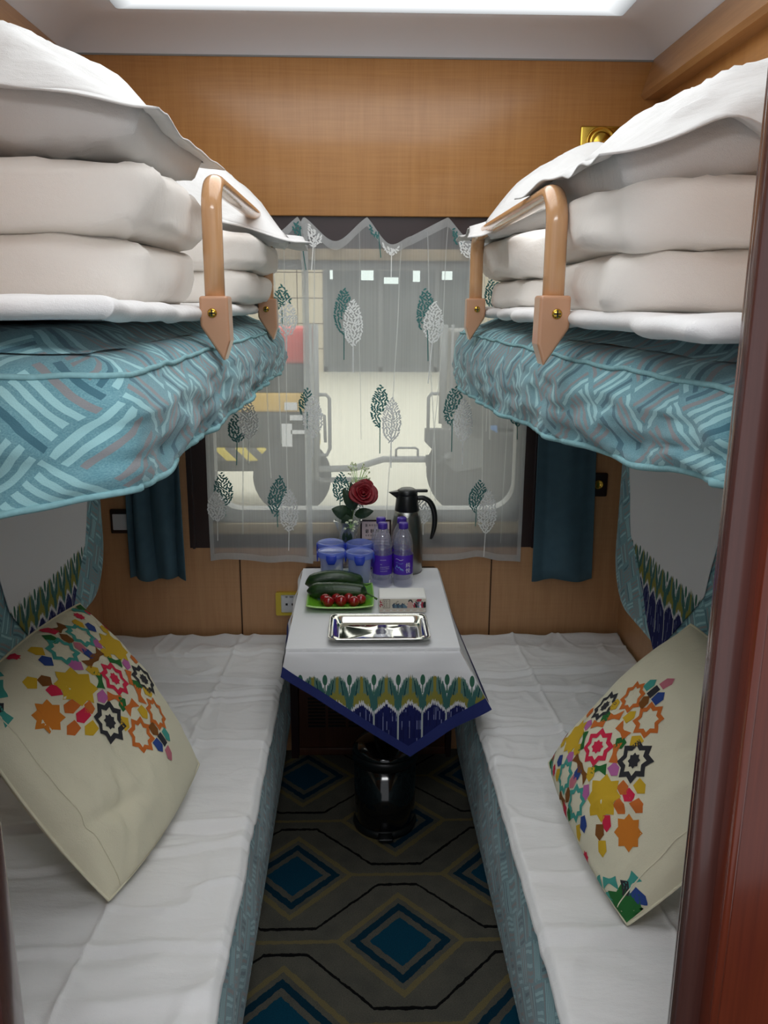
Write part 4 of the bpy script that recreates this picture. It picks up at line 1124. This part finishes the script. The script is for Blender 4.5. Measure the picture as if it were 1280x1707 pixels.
    for i in range(int((x1 - x0) / .075)):
        xt = pr.uniform(x0 + .03, x1 - .03); xb_ = min(x1 - .01, max(x0 + .01, xt + pr.uniform(-.05, .05))); zlo = pr.uniform(.78, 1.3)
        w = pr.uniform(.0012, .0026)
        def f(a, s): 
            zt = curtain_top(xt, pegs) - .01; z = lerp(zt, zlo, a); x = lerp(xt, xb_, a) + .006 * nz(z, i, seed, 3); return (x + s, Y(x, z) - .0014, z)
        pl.grid(lambda a, c: f(a, lerp(-w, w, c)), 40, 1)
    pl.build('pleat', ['hemsheer'], o)
    return o
voile(-.535, -.172, [(-.545, 1.90, .05), (-.36, 1.915, .05), (-.205, 1.928, .02), (-.165, 1.915, 0)], lambda x: .768 + .006 * math.sin(x * 24) - .016 * smooth01((x + .30) / .12), 2.864, 1.0, 'left sheer white curtain embroidered with teal and white leaves', -1, -.16)
voile(-.195, .572, [(-.215, 1.925, .02), (-.185, 1.928, .075), (.02, 1.930, .055), (.165, 1.872, -.0), (.284, 1.931, .045), (.44, 1.87, .03), (.58, 1.91, 0)], lambda x: .772 - .020 * smooth01((x - .40) / .10) + .010 * math.sin(x * 14 + 1), 2.877, 2.0, 'right sheer white curtain embroidered with teal and white leaves', -.16, 1)

def drape(x0t, x1t, x0b, x1b, zb, zt, y, folds, amp, seed, lab):
    b = MB()
    def P(a, c):
        x = lerp(lerp(x0b, x1b, a), lerp(x0t, x1t, a), c)
        ph = folds * 2 * PI * (a + .10 * nz(a * 2, c, seed, 2) + .05 * c)
        return (x + .006 * math.cos(ph), y + amp * math.sin(ph) * (1 - .25 * c), lerp(zb + .006 * math.sin(a * 9 + seed), zt, c))
    b.grid(P, 110, 30)
    o = b.build('window_drape', ['drape'], solid=.003)
    return tag(o, lab, 'curtain', 'slate blue drapes')
drape(-.80, -.635, -.826, -.618, .702, 1.90, 2.860, 2.6, .018, 1.0, 'slate blue drape hanging left of the window')
drape(.604, .80, .607, .835, .692, 1.90, 2.860, 1.3, .013, 4.0, 'slate blue drape hanging right of the window')

# ================================================================== wall fittings
t = thing('reading_lamp', (.766, 2.882, 2.08), 'square brass reading lamp on the upper back wall, half behind pillow', 'lamp')
b = MB(); b.box(.700, .832, 2.872, 2.884, 2.085, 2.210, 0, .006, 3); b.build('brass_plate', ['brass'], t)
b = MB(); b.lathe([(.047, 0), (.048, .004), (.044, .008), (.040, .003), (.030, .004), (.029, .014), (.022, .018), (.001, .020)], (0, 0, 0), 36)
b.v = [Vector((.766 + v.x, 2.872 - v.z, 2.160 + v.y)) for v in b.v]; b.build('lamp_knob', ['brass'], t)
t = thing('call_button', (.834, 2.9, .99), 'dark square button plate on the lower right back wall', 'switch')
b = MB(); b.box(.796, .872, 2.886, 2.901, .994, 1.080, 0, .006, 3); b.build('plate', ['darkwood'], t)
b = MB(); b.lathe([(.016, 0), (.017, .004), (.014, .007), (.0125, .003), (.001, .003)], (0, 0, 0), 28)
b.v = [Vector((.838 + v.x, 2.886 - v.z, 1.040 + v.y)) for v in b.v]; b.build('button_ring', ['brass'], t)
o = MB().box(.806, .815, 2.888, 2.902, .885, .985, 0, .002).build('wall_clip', ['black']); tag(o, 'thin black upright clip under the dark button plate', 'clip')
t = thing('wall_switch', (-.835, 2.9, .86), 'small white switch in a dark frame beside the left drape', 'switch')
b = MB(); b.box(-.885, -.79, 2.888, 2.901, .862, .950, 0, .004); b.build('frame', ['darkwood'], t)
b = MB(); b.box(-.876, -.80, 2.883, 2.889, .876, .934, 0, .003); b.build('switch_plate', ['whiteplastic'], t)
t = thing('wall_socket', (-.25, 2.9, .55), 'white power socket in a gold frame on the wall left of the table', 'socket')
b = MB(); ring(b, rrect(-.311, -.196, .552, .640, .006), rrect(-.292, -.215, .562, .631, .003), 2.886, 2.901, 0); b.build('gold_frame', ['gold'], t)
b = MB(); b.box(-.293, -.214, 2.889, 2.900, .561, .632, 0, .003); b.build('socket_plate', ['whiteplastic'], t)
for x in (-.272, -.250):
    MB().box(x - .004, x + .004, 2.8875, 2.8892, .590, .598).build('socket_hole', ['black'], t)
for x0_, x1_ in ((-.276, -.268), (-.261, -.248)):
    MB().box(x0_, x1_, 2.8882, 2.8892, .619, .626).build('switch_mark', ['greyplastic'], t)

# ================================================================== table and cloth
TX0, TX1, TY0, TY1, TZ = -.207, .270, 2.14, 2.855, .742
t = thing('wall_table', (.03, 2.5, .70), 'narrow wall table under the white cloth between the berths', 'table')
MB().box(TX0 + .004, TX1 - .004, TY0 + .03, 2.892, .712, TZ - .004, 0, .006).build('tabletop', ['darkwood'], t)
b = MB(); b.tube([(.03, 2.25, .712), (.03, 2.84, .33)], .014, 10); b.build('support_strut', ['cartsteel'], t)
MB().box(-.14, .20, 2.84, 2.867, .62, .711, 0, .003).build('wall_bracket', ['darkwood'], t)
b = MB()
b.grid(lambda a, c: (lerp(TX0, TX1, a), lerp(TY0, TY1, c ** 1.6), TZ + .0008 * nz(a * 3, c * 4, 1, 4) * min(1, c * 20) - .010 * (1 - min(1, c / .02)) ** 2), 40, 80, 0, lambda a, c: (0, -1))
ATIP = .618
def dropz(a): return lerp(.664, .424, a / ATIP) if a < ATIP else lerp(.424, .578, (a - ATIP) / (1 - ATIP))
def drop(a, c, off=0.0):
    xt, xb = lerp(TX0, TX1, a), lerp(-.222, .357, a)
    z = lerp(TZ - .010, dropz(a), c); f = (TZ - .010 - z) / .32
    x = lerp(xt, xb, c)
    y = TY0 - .012 * min(1, f * 6) ** .5 - .004 * f + .007 * math.sin(a * 7 + 1.0) * f - .03 * smooth01((a - .8) / .2) * c + .004 * nz(x, z, 3, 10) * min(1, c * 8) - off
    return (x, y, z)
V0 = .664
b.grid(lambda a, c: drop(a, c), 110, 60, 0, lambda a, c: (drop(a, c)[0], V0 - drop(a, c)[2]))
# short side overhangs
def side_l(a, c): y = lerp(TY0 - .002, TY1, a); d = .014 + .070 * smooth01((2.26 - y) / .12); return (TX0 - .010 * c - .003 * math.sin(y * 30), y, TZ - d * c)
def side_r(a, c):
    y = lerp(TY0 - .002, TY1, a); k = smooth01((2.42 - y) / .28); d = .012 + .150 * k
    return (TX1 + (.008 + .075 * k) * c, y - .012 * c * k, TZ - d * c)
b.grid(side_l, 60, 6, 0, lambda a, c: (0, -1)); b.grid(side_r, 60, 8, 0, lambda a, c: (0, -1))
tc = b.build('tablecloth', ['ikat'], merge=True)
tag(tc, 'white tablecloth with ikat print and blue hem pointing down at the front', 'tablecloth')
q = MB()
def hemw(a): return min(.98, .030 / max(.02, TZ - dropz(a)))
q.grid(lambda a, c: drop(a, 1.004 - hemw(a) * 1.15 * c, .0016), 110, 3)
q.grid(lambda a, c: (side_l(a * .35, 1.02 - .55 * c * smooth01((2.40 - side_l(a * .35, 0)[1]) / .1))[0] - .0015, side_l(a * .35, 1)[1], side_l(a * .35, 1.02 - .6 * c)[2]), 20, 2)
q.grid(lambda a, c: (side_r(a * .4, 1.0 - .25 * c)[0] + .0015, side_r(a * .4, 1)[1], side_r(a * .4, 1.0 - .25 * c)[2]), 20, 2)
q.build('blue_hem', ['hem'], tc)
TZ += .0012

# ------------------------------------------------------------------ things on the table
# insulated jug
JX, JY = .158, 2.824
t = thing('insulated_jug', (JX, JY, TZ), 'brushed steel insulated jug with black lid and handle behind the water bottles', 'jug')
b = MB(); b.lathe([(.001, 0), (.052, 0), (.0548, .004), (.0558, .06), (.0552, .12), (.0515, .165), (.046, .20), (.041, .222)], (JX, JY, TZ), 48); b.build('steel_body', ['steel'], t)
b = MB(); b.lathe([(.0415, .218), (.0425, .222), (.039, .25), (.0365, .272), (.034, .276)], (JX, JY, TZ), 40)
b.add([(JX - .034, JY - .012, TZ + .262), (JX - .034, JY + .012, TZ + .262), (JX - .064, JY + .004, TZ + .283), (JX - .064, JY - .004, TZ + .283), (JX - .030, JY - .016, TZ + .288), (JX - .030, JY + .016, TZ + .288)],
      [(0, 1, 2, 3), (0, 3, 4), (1, 5, 2), (3, 2, 5, 4)], 0, smooth=False)
b.build('collar', ['black'], t)
b = MB(); b.lathe([(.036, .274), (.0365, .280), (.033, .291), (.022, .297), (.001, .299)], (JX, JY, TZ), 40)
b.box(JX + .010, JX + .071, JY - .009, JY + .009, TZ + .283, TZ + .293, 0, .004, 3); b.build('lid', ['black'], t)
b = MB(); hp, hr = smooth_path([(JX + 0.035, JY, TZ + .262), (JX + 0.057, JY, TZ + .262), (JX + 0.077, JY, TZ + .250), (JX + 0.091, JY, TZ + .225), (JX + 0.097, JY, TZ + .19), (JX + 0.095, JY, TZ + .155), (JX + 0.088, JY, TZ + .125), (JX + 0.084, JY, TZ + .115)],
                 [.008, .009, .0095, .0098, .0095, .0085, .006, .003]); b.tube(hp, hr, 14); b.build('handle', ['black'], t)

# water bottles
BP = [(.001, .004), (.024, 0), (.030, .003), (.0318, .012), (.0305, .020), (.0318, .028), (.0305, .034), (.0318, .042), (.0318, .115), (.0300, .121), (.0318, .127), (.0300, .133), (.0316, .140), (.0285, .160), (.022, .180), (.0155, .192), (.0135, .198), (.0135, .205)]
BP = [(r * 1.025 if r > .02 else r, z) for r, z in BP]
t = thing('water_bottle', (.07, 2.667, TZ), 'front left clear water bottle with violet cap and label', 'bottle', 'water bottles on the table')
bx, by = .07, 2.667
b = MB(); b.lathe(BP, (bx, by, TZ), 40); b.build('bottle_body', ['pet'], t)
b = MB(); b.lathe([(max(.0005, r - .0016), z) for r, z in BP[:13]] + [(.0265, .162), (.001, .162)], (bx, by, TZ), 32); b.build('water', ['water'], t)
b = MB(); b.lathe([(.0156, .196), (.0160, .198), (.0160, .212), (.0145, .2155), (.001, .216)], (bx, by, TZ), 32)
b.build('cap', ['purplecap'], t)
b = MB(); b.lathe([(.0330, .045), (.0332, .046), (.0332, .110), (.0330, .111)], (bx, by, TZ), 56)
b.f = b.f[:-2]; b.m = b.m[:-2]; b.sm = b.sm[:-2]
def on_label(ang0, z0, r=.0337):
    def f(x, y):
        w = ang0 + x / r; return (bx + r * math.sin(w), by - r * math.cos(w), TZ + z0 + y)
    return f
fn = on_label(0, .05)
tv, tf = text_mesh('纯', .018)
b.add([fn(v.x + .016, v.y + .022) for v in tv], tf, 1, smooth=False)
tv, tf = text_mesh('悦', .018)
b.add([fn(v.x + .016, v.y + .003) for v in tv], tf, 1, smooth=False)
fb = on_label(0, .05, .0335)
b.add([fb(x, y) for x, y in [(-.022, .012), (-.012, .010), (.000, .012), (.010, .008), (.008, .014), (.000, .018), (-.006, .024), (-.010, .019), (-.014, .030), (-.018, .021), (-.022, .019)]], [tuple(range(11))], 2, smooth=False)
for k in range(2): b.add([fb(-.020 + .004 * i, .046 - k * .012 + .002 * math.sin(i)) for i in range(8)] + [fb(-.020 + .004 * i, .0472 - k * .012 + .002 * math.sin(i)) for i in range(7, -1, -1)], [tuple(range(16))], 2 if k else 1, smooth=False)
fo = on_label(PI, .05, .0335)
for row, (yy, n_) in enumerate(((.045, 5), (.030, 2), (.021, 8), (.015, 8), (.007, 6))):
    for i in range(n_): glyph(b, fo, -.016 + i * .0042, yy, .0034, .0036, 1, 4)
b.build('label', ['purplelabel', 'whiteprint', 'bluelabel'], t)
proto = t
proto.rotation_euler.z = PI + .2
for (x, y, rz, lab) in ((.1385, 2.668, -.28, 'front right clear water bottle with violet label showing two white characters'), (.066, 2.737, .9, 'back left clear water bottle standing behind another, left pair'),
                        (.136, 2.737, -.7, 'back right clear water bottle standing in front of the steel jug')):
    c = copy_tree(proto); c.location = (x, y, TZ); c.rotation_euler.z = rz; c['label'] = lab

# lidded cups
cx, cy = -.098, 2.655
t = thing('lidded_cup', (cx, cy, TZ), 'front left frosted cup with blue clip lid and printed slip', 'cup', 'blue-lidded cups on the table')
b = MB(); b.lathe([(.001, .003), (.031, .003), (.033, 0), (.0345, .004), (.0395, .112), (.0405, .116), (.0385, .116), (.0375, .110), (.0335, .008), (.001, .006)], (cx, cy, TZ), 48); b.build('cup_body', ['cup'], t)
b = MB(); b.lathe([(.0425, .104), (.0450, .105), (.0455, .116), (.0450, .123), (.0425, .126), (.0405, .1235), (.036, .122), (.001, .122)], (cx, cy, TZ), 48)
b.v = [Vector((cx + (v.x - cx) * (1 + .03 * math.cos(4 * math.atan2(v.y - cy, v.x - cx))), cy + (v.y - cy) * (1 + .03 * math.cos(4 * math.atan2(v.y - cy, v.x - cx))), v.z)) for v in b.v]
lid = b.build('lid', ['bluelid'], t)
for w in (0, PI / 2, PI, -PI / 2):
    b = MB()
    def LP(a, c, w=w):
        x = (a - .5) * .034 * (1 - .45 * max(0, c - .55) * 2) ; z = .120 - .030 * c; r = .0475 + .0015 * math.sin(PI * c)
        p = Vector((r * math.cos(x / r), r * math.sin(x / r), z)); q = Matrix.Rotation(w, 3, 'Z') @ p
        return (cx + q.x, cy + q.y, TZ + q.z)
    b.grid(LP, 10, 8); lt = b.build('latch', ['bluelatch'], lid, solid=.0025)
b = MB()
def slip(x, y, r=.0366):
    w = -PI / 2 + .28 + x / r; return (cx + (r + (y - .06) * .03) * math.cos(w), cy + (r + (y - .06) * .03) * math.sin(w), TZ + y)
pv = []
N_ = 12
for i in range(N_ + 1):
    x = -.030 + .060 * i / N_; pv += [slip(x, .012), slip(x, .058 + .032 * i / N_)]
b.add(pv, [(2 * i, 2 * i + 2, 2 * i + 3, 2 * i + 1) for i in range(N_)], 0)
def slip2(x, y): p = slip(x, y); d = Vector((p[0] - cx, p[1] - cy, 0)).normalized() * .0006; return (p[0] + d.x, p[1] + d.y, p[2])
glyph(b, slip2, -.004, .050, .014, .014, 1, 6); glyph(b, slip2, .000, .034, .012, .012, 1, 6); glyph(b, slip2, -.008, .018, .013, .012, 1, 6); glyph(b, slip2, .012, .066, .008, .005, 1, 3)
b.build('paper_slip', ['paper', 'ink'], t)
cup0 = t
for (x, y, rz, lab) in ((-.006, 2.645, .9, 'front right frosted cup with blue clip lid beside the bottles'), (-.104, 2.755, 2.0, 'back left frosted cup with blue clip lid'), (-.006, 2.750, 3.0, 'back right frosted cup with blue clip lid near the vase')):
    c = copy_tree(cup0); c.location = (x, y, TZ); c.rotation_euler.z = rz if False else round(rz / (PI / 2)) * PI / 2; c['label'] = lab

# vase, rose, filler sprig
vx, vy = -.048, 2.82
o = MB()
prof = [(.001, .004), (.026, 0), (.030, .004), (.024, .014), (.017, .03), (.020, .055), (.027, .09), (.030, .12), (.036, .15), (.049, .186), (.047, .187), (.034, .15), (.026, .12), (.022, .09), (.014, .05), (.001, .042)]
o.lathe(prof, (vx, vy, TZ), 14)
for i, v in enumerate(o.v):
    if (i // 14) % 2 and i // 14 < 10: 
        d = Vector((v.x - vx, v.y - vy, 0)); w = math.atan2(d.y, d.x); o.v[i] = Vector((vx + d.x * (1 + .10 * math.cos(7 * w)), vy + d.y * (1 + .10 * math.cos(7 * w)), v.z))
o.sm = [False] * len(o.sm)
vs = o.build('glass_vase', ['glassvase']); tag(vs, 'faceted cut glass vase holding the red rose behind the cups', 'vase')
t = thing('rose', (vx, vy, TZ + .05), 'single red rose with dark leaves standing in the glass vase', 'rose')
rc = Vector((.006, 2.795, TZ + .284))
b = MB(); b.tube([(vx + .002, vy, TZ + .06), (vx + .006, vy - .002, TZ + .17), (vx + .022, vy - .008, TZ + .23), (rc.x - .008, rc.y + .012, rc.z - .022)], .0032, 8); b.build('stem', ['stemgreen'], t)
b = MB()
axis = Vector((.10, -.80, .45)).normalized(); sx_ = axis.cross(Vector((0, 0, 1))).normalized(); sy_ = sx_.cross(axis)
pr = random.Random(11)
for ringi, (rad, npet, tilt, size) in enumerate(((.006, 3, .15, .016), (.012, 4, .32, .020), (.019, 5, .55, .024), (.027, 6, .85, .028), (.033, 6, 1.15, .030))):
    for k in range(npet):
        w0 = 2 * PI * k / npet + ringi * .7
        def PP(a, c, w0=w0, rad=rad, tilt=tilt, size=size, npet=npet):
            span = 2 * PI / npet * 1.35; w = w0 + (a - .5) * span
            r = (rad * (.35 + .65 * c ** .7) + size * .42 * math.sin(tilt) * c * c) * (1 + c * (.09 * math.sin(2.5 * w + ringi * 1.3) - .10 * abs(2 * a - 1) ** 2.5))
            hgt = size * (1.15 * c * math.cos(tilt * .8)) + .010 - .35 * rad
            edge = 1 - .22 * abs(2 * a - 1) ** 3
            curl = .004 * max(0, c - .7) / .3 * math.sin(tilt)
            hgt = hgt * edge - curl * 1.2 + .003 * c * math.sin(3.0 * w + ringi); r += curl
            return rc + sx_ * (r * math.cos(w)) + sy_ * (r * math.sin(w)) + axis * hgt
        b.grid(PP, 10, 8)
b.ball(rc + axis * .012, .0075, 0, 2)
b.build('bloom', ['rose'], t, solid=.0008)
def leafshape(b, base, tip, wdt, n, bend=.01):
    base, tip, n = Vector(base), Vector(tip), Vector(n).normalized(); d = tip - base; v = d.cross(n).normalized()
    def P(a, c):
        w = wdt * math.sin(PI * c ** .8) ** .8; s = 2 * a - 1
        return base + d * c + v * (s * w) + n * (bend * math.sin(PI * c) - abs(s) * .25 * w + .002 * math.sin(c * 40) * abs(s))
    b.grid(P, 8, 16)
for bs, tp, wd in (((-.030, 2.805, TZ + .205), (-.102, 2.79, TZ + .232), .026), ((-.022, 2.80, TZ + .225), (-.062, 2.795, TZ + .303), .020), ((-.020, 2.80, TZ + .23), (-.036, 2.80, TZ + .325), .017),
                   ((-.024, 2.80, TZ + .208), (.042, 2.785, TZ + .226), .018), ((-.048, 2.80, TZ + .16), (-.052, 2.785, TZ + .215), .020), ((-.048, 2.80, TZ + .10), (-.050, 2.790, TZ + .165), .018)):
    b = MB(); leafshape(b, bs, tp, wd, (0, -1, .25)); b.build('leaf', ['leaf'], t)
t = thing('filler_sprig', (vx, vy, TZ + .05), 'sprig of tiny pale blossoms beside the rose in the vase', 'flower')
b = MB(); f2 = MB(); pr = random.Random(5)
ends = []
for k in range(46):
    top = k < 34
    c0 = Vector((-.012, 2.825, TZ + .30)) if top else Vector((-.036, 2.775, TZ + .175))
    e = c0 + (Vector((pr.uniform(-.030, .040), pr.uniform(-.02, .02), pr.uniform(-.01, .085))) if top else Vector((pr.uniform(-.022, .022), pr.uniform(-.012, .01), pr.uniform(-.02, .03))))
    a0 = Vector((vx + .004, vy, TZ + .12)); m = a0.lerp(c0, .8)
    b.tube([a0, m, c0.lerp(e, .3), e], [.0012, .001, .0007, .0005], 5)
    f2.ball(e, .0044 if top else .0054, 0, 1, (1, 1, .8))
    if top: f2.ball(e + Vector((pr.uniform(-.006, .006), 0, pr.uniform(-.006, .006))), .0034, 0, 1)
b.build('stems', ['greenrim'], t); f2.build('blossoms', ['babysbreath'], t)

# small sign
t = thing('desk_sign', (.055, 2.84, TZ), 'small framed notice card standing behind the bottles against the curtain', 'sign')
tl = .0
b = MB(); ring(b, rrect(-.004, .104, TZ, .924, .002), rrect(.002, .098, TZ + .006, .918, .001), 2.838, 2.843, 0); b.build('frame', ['signframe'], t)
b = MB(); b.box(.001, .099, 2.8395, 2.8425, TZ + .005, .919, 0)
sf = lambda x, y: (x, 2.8392, y)
glyph(b, sf, .013, .899, .009, .010, 1, 7)
for i in range(6): glyph(b, sf, .026 + i * .0085, .901, .007, .007, 1, 5)
for i in range(5): glyph(b, sf, .013 + i * .018, .876, .014, .015, 1, 8)
for i in range(10): glyph(b, sf, .013 + i * .0085, .864, .007, .007, 1, 5)
for r_ in range(5): b.box(.013, .092, 2.8385, 2.8395, .852 - r_ * .012, .8535 - r_ * .012, 1)
b.build('card', ['signcard', 'ink'], t)

# green plate with cucumbers and tomatoes
px0, px1, py0, py1 = -.166, .034, 2.405, 2.615
pcx, pcy = (px0 + px1) / 2, (py0 + py1) / 2
b = MB()
def plate(a, c):
    u, v = 2 * a - 1, 2 * c - 1; m = max(abs(u), abs(v))
    lift = .014 * smooth01((m - .62) / .38) + .006 * (abs(u * v)) ** 3
    bow = 1 + .03 * (1 - (v if abs(u) >= abs(v) else u) ** 2)
    return (pcx + u * .100 * bow, pcy + v * .105 * bow, TZ + .004 + lift)
b.grid(plate, 40, 40)
pt_ = b.build('square_plate', ['greenplate'], solid=.004); tag(pt_, 'square green plate holding cucumbers and cherry tomatoes on the table', 'plate')
q = MB(); path = [plate(i / 30, 0) for i in range(31)] + [plate(1, i / 30) for i in range(1, 31)] + [plate(1 - i / 30, 1) for i in range(1, 31)] + [plate(0, 1 - i / 30) for i in range(1, 31)]
q.tube(path, .0024, 8); q.build('rim', ['greenrim'], pt_)
def cucumber(p0, p1, r, sag, lab, stem):
    p0, p1 = Vector(p0), Vector(p1); b = MB(); n = 26; pts = []; rad = []
    for i in range(n + 1):
        t_ = i / n; p = p0.lerp(p1, t_); p.z += sag * math.sin(PI * t_); pts.append(p)
        e = min(t_ / .16, (1 - t_) / .10, 1); rad.append(max(.002, r * (math.sin(PI / 2 * e) ** .75) * (.93 + .07 * math.sin(PI * t_))))
    b.tube(pts, rad, 20)
    for i, v in enumerate(b.v):
        v.z += .0006 * math.sin(i * 1.7)
    tg = thing('cucumber', ((p0 + p1) / 2)[:], lab, 'cucumber', 'cucumbers on the green plate')
    b.build('cucumber_fruit', ['cucumber'], tg)
    s = MB(); d = (p1 - p0).normalized()
    if stem: s.tube([p1 - d * .004, p1 + d * .010 + Vector((0, -.004, -.004)), p1 + d * .022 + Vector((0, -.006, -.012)), p1 + d * .031 + Vector((0, -.010, -.016))], [.004, .0032, .003, .0036], 8)
    else: s.tube([p1 - d * .004, p1 + d * .012 + Vector((0, .004, -.006)), p1 + d * .024 + Vector((0, .006, -.002))], [.004, .003, .002], 8)
    s.build('stem', ['stemgreen'], tg)
    return tg
cucumber((-.172, 2.512, TZ + .034), (.018, 2.500, TZ + .031), .0262, .006, 'front dark green cucumber with curved stem on the green plate', True)
cucumber((-.180, 2.556, TZ + .042), (.006, 2.570, TZ + .038), .0262, .020, 'back dark green cucumber arching behind the other on the plate', False)
tom = [(-.113, 2.470, .0165, 'leftmost back cherry tomato on the plate'), (-.102, 2.440, .0178, 'front left cherry tomato on the plate'), (-.078, 2.476, .016, 'back cherry tomato between the front left and middle ones'),
       (-.063, 2.444, .0185, 'large middle cherry tomato at the front of the plate'), (-.040, 2.476, .0165, 'back cherry tomato right of the middle, against the cucumber'), (-.023, 2.442, .0175, 'front right cherry tomato on the plate'), (-.002, 2.464, .0165, 'rightmost cherry tomato on the plate')]
for (x, y, r, lab) in tom:
    tg = thing('cherry_tomato', (x, y, TZ + .007), lab, 'tomato', 'cherry tomatoes on the green plate')
    b = MB(); b.ball((x, y, TZ + .0072 + r), r, 0, 3, (1, 1, .95)); b.build('tomato_fruit', ['tomato'], tg)
    b = MB(); b.lathe([(.0028, 0), (.002, .0015), (.0005, .0018)], (x + r * .2, y + r * .5, TZ + .0072 + r * 1.78), 8); b.build('stem_scar', ['stemgreen'], tg)

# tissue pack
t = thing('tissue_pack', (.125, 2.445, TZ), 'wrapped pack of white tissues with illustrated band behind the steel tray', 'tissue pack')
b = MB(); b.box(.053, .197, 2.402, 2.492, TZ, TZ + .052, 0, .006, 3); 
for v in b.v: v.z += .0016 * nz(v.x, v.y, 1, 30)
b.build('tissue_block', ['paper'], t)
b = MB(); yf = 2.4008
b.add([(.0545, yf, TZ + .004), (.1955, yf, TZ + .004), (.1955, yf, TZ + .0465), (.0545, yf, TZ + .0465)], [(0, 1, 2, 3)], 0, smooth=False)
def fl2(x, y): return (.0545 + x, yf - .0005, TZ + y * 1.25)
def blob(pts, mat, lift=0.0): b.add([(.0545 + p[0], yf - .0005 - lift, TZ + p[1] * 1.25) for p in pts], [tuple(range(len(pts)))], mat, smooth=False)
blob([(.010, .014), (.032, .014), (.032, .037), (.010, .037)], 5); blob([(.0115, .0155), (.0305, .0155), (.0305, .0355), (.0115, .0355)], 0, .0003)
ft_ = lambda x, y: (.0545 + x, yf - .0012, TZ + y * 1.25)
for r_ in range(3): glyph(b, ft_, .013, .017 + .006 * r_, .005, .0048, 1, 5); glyph(b, ft_, .019, .017 + .006 * r_, .005, .0048, 1, 5); glyph(b, ft_, .026, .018 + .0055 * r_, .003, .0036, 1, 4)
pr = random.Random(21)
def swirl(x, y, r, mat, w0=0, w1=5.0, th=.0016):
    P = []; Q = []
    for i in range(15):
        w = lerp(w0, w1, i / 14); rr = r * (1 - .45 * i / 14); P.append((x + rr * math.cos(w), y + rr * math.sin(w))); Q.append((x + (rr - th) * math.cos(w), y + (rr - th) * math.sin(w)))
    for i in range(14): b.add([(.0545 + p[0], yf - .0008, TZ + p[1] * 1.25) for p in (P[i], P[i + 1], Q[i + 1], Q[i])], [(0, 1, 2, 3)], mat, smooth=False)
swirl(.004, .020, .006, 2, 0, 5, .003); swirl(.005, .030, .005, 2, 2, 6, .003)
for i in range(6):
    x = .040 + i * .0065; blob([(x, .014), (x + .012, .014), (x + .010, .020 + .003 * math.sin(i * 2)), (x + .004, .027 - .004 * (i % 2)), (x - .002, .022)], 3 if i % 2 else 4, .0001 * i)
for i in range(5): swirl(.046 + i * .009, .022 + .004 * (i % 2), .006, 1, i, i + 3.6, .0010)
blob([(.084, .014), (.100, .014), (.102, .026), (.096, .030), (.086, .030)], 6, .0004); swirl(.092, .029, .009, 1, -.3, 3.3, .0035)
for i in range(6):
    x = .104 + .006 * i; blob([(x, .014), (x + .007, .016), (x + .006, .026 + .002 * (i % 3)), (x, .030), (x - .003, .022)], (2, 1, 3, 7, 2, 1)[i], .0001 * i)
for i in range(5): swirl(.106 + .007 * i, .024 + .004 * (i % 2), .006, (7, 1, 2, 1, 7)[i], i * 1.3, i * 1.3 + 4, .0014)
blob([(.112, .030), (.126, .031), (.128, .037), (.114, .037)], 2, .0004)
for i in range(14): swirl(.004 + .0102 * i, .007, .003, 7 if i % 2 else 6, 0, 4, .0012)
b.build('printed_band', [plain('band_cream', rgb(206, 198, 182), .6), 'ink', plain('band_red', rgb(168, 50, 66), .6), plain('band_blue', rgb(96, 126, 142), .6), plain('band_slate', rgb(70, 88, 104), .6), plain('band_line', rgb(120, 112, 100), .6), plain('band_pink', rgb(206, 168, 156), .6), 'whiteprint'], t)

# steel tray
b = MB()
loops = [(.004, .0205, .020), (0.0, .0215, .024), (-.001, .0190, .024), (.003, .0185, .024), (.016, .0175, .024), (.024, .0030, .020), (.030, .0018, .016), (.13, .0018, .004)]
tx0, tx1, ty0, ty1 = -.092, .190, 2.150, 2.345
V = []; F = []
for k, (ins, z, rr) in enumerate(loops):
    ix = min(ins, (tx1 - tx0) / 2 - .01); iy = min(ins, (ty1 - ty0) / 2 - .006)
    P = rrect(tx0 + ix, tx1 - ix, ty0 + iy, ty1 - iy, max(.003, rr), 8); V += [(p[0], p[1], TZ + z) for p in P]
n = len(V) // len(loops)
for k in range(len(loops) - 1):
    for i in range(n): F.append((k * n + i, k * n + (i + 1) % n, (k + 1) * n + (i + 1) % n, (k + 1) * n + i))
F.append(tuple(range((len(loops) - 1) * n, len(loops) * n)))
b.add(V, F, 0)
o = b.build('serving_tray', ['mirror'], solid=.0012); tag(o, 'empty polished steel tray with raised rim at the front of the table', 'tray')

# ------------------------------------------------------------------ pedal bin on the floor
t = thing('pedal_bin', (.075, 2.44, 0), 'glossy black pedal bin on the carpet under the table', 'bin')
c = (.075, 2.44, 0)
b = MB(); b.lathe([(.001, .004), (.084, .004), (.088, .012), (.098, .03), (.100, .24), (.001, .245)], c, 48); b.build('bin_body', ['blackgloss'], t)
b = MB(); b.lathe([(.090, 0), (.102, .002), (.104, .014), (.100, .024), (.094, .026)], c, 48); b.build('base_ring', ['black'], t)
b = MB(); b.lathe([(.101, .238), (.105, .240), (.105, .262), (.102, .270)], c, 48); b.build('collar', ['black'], t)
b = MB(); b.lathe([(.103, .270), (.104, .276), (.098, .286), (.07, .297), (.03, .302), (.001, .303)], c, 48); b.build('lid', ['blackgloss'], t)
b = MB(); b.box(.052, .098, 2.308, 2.350, .012, .024, 0, .004, 3); b.build('pedal', ['black'], t)
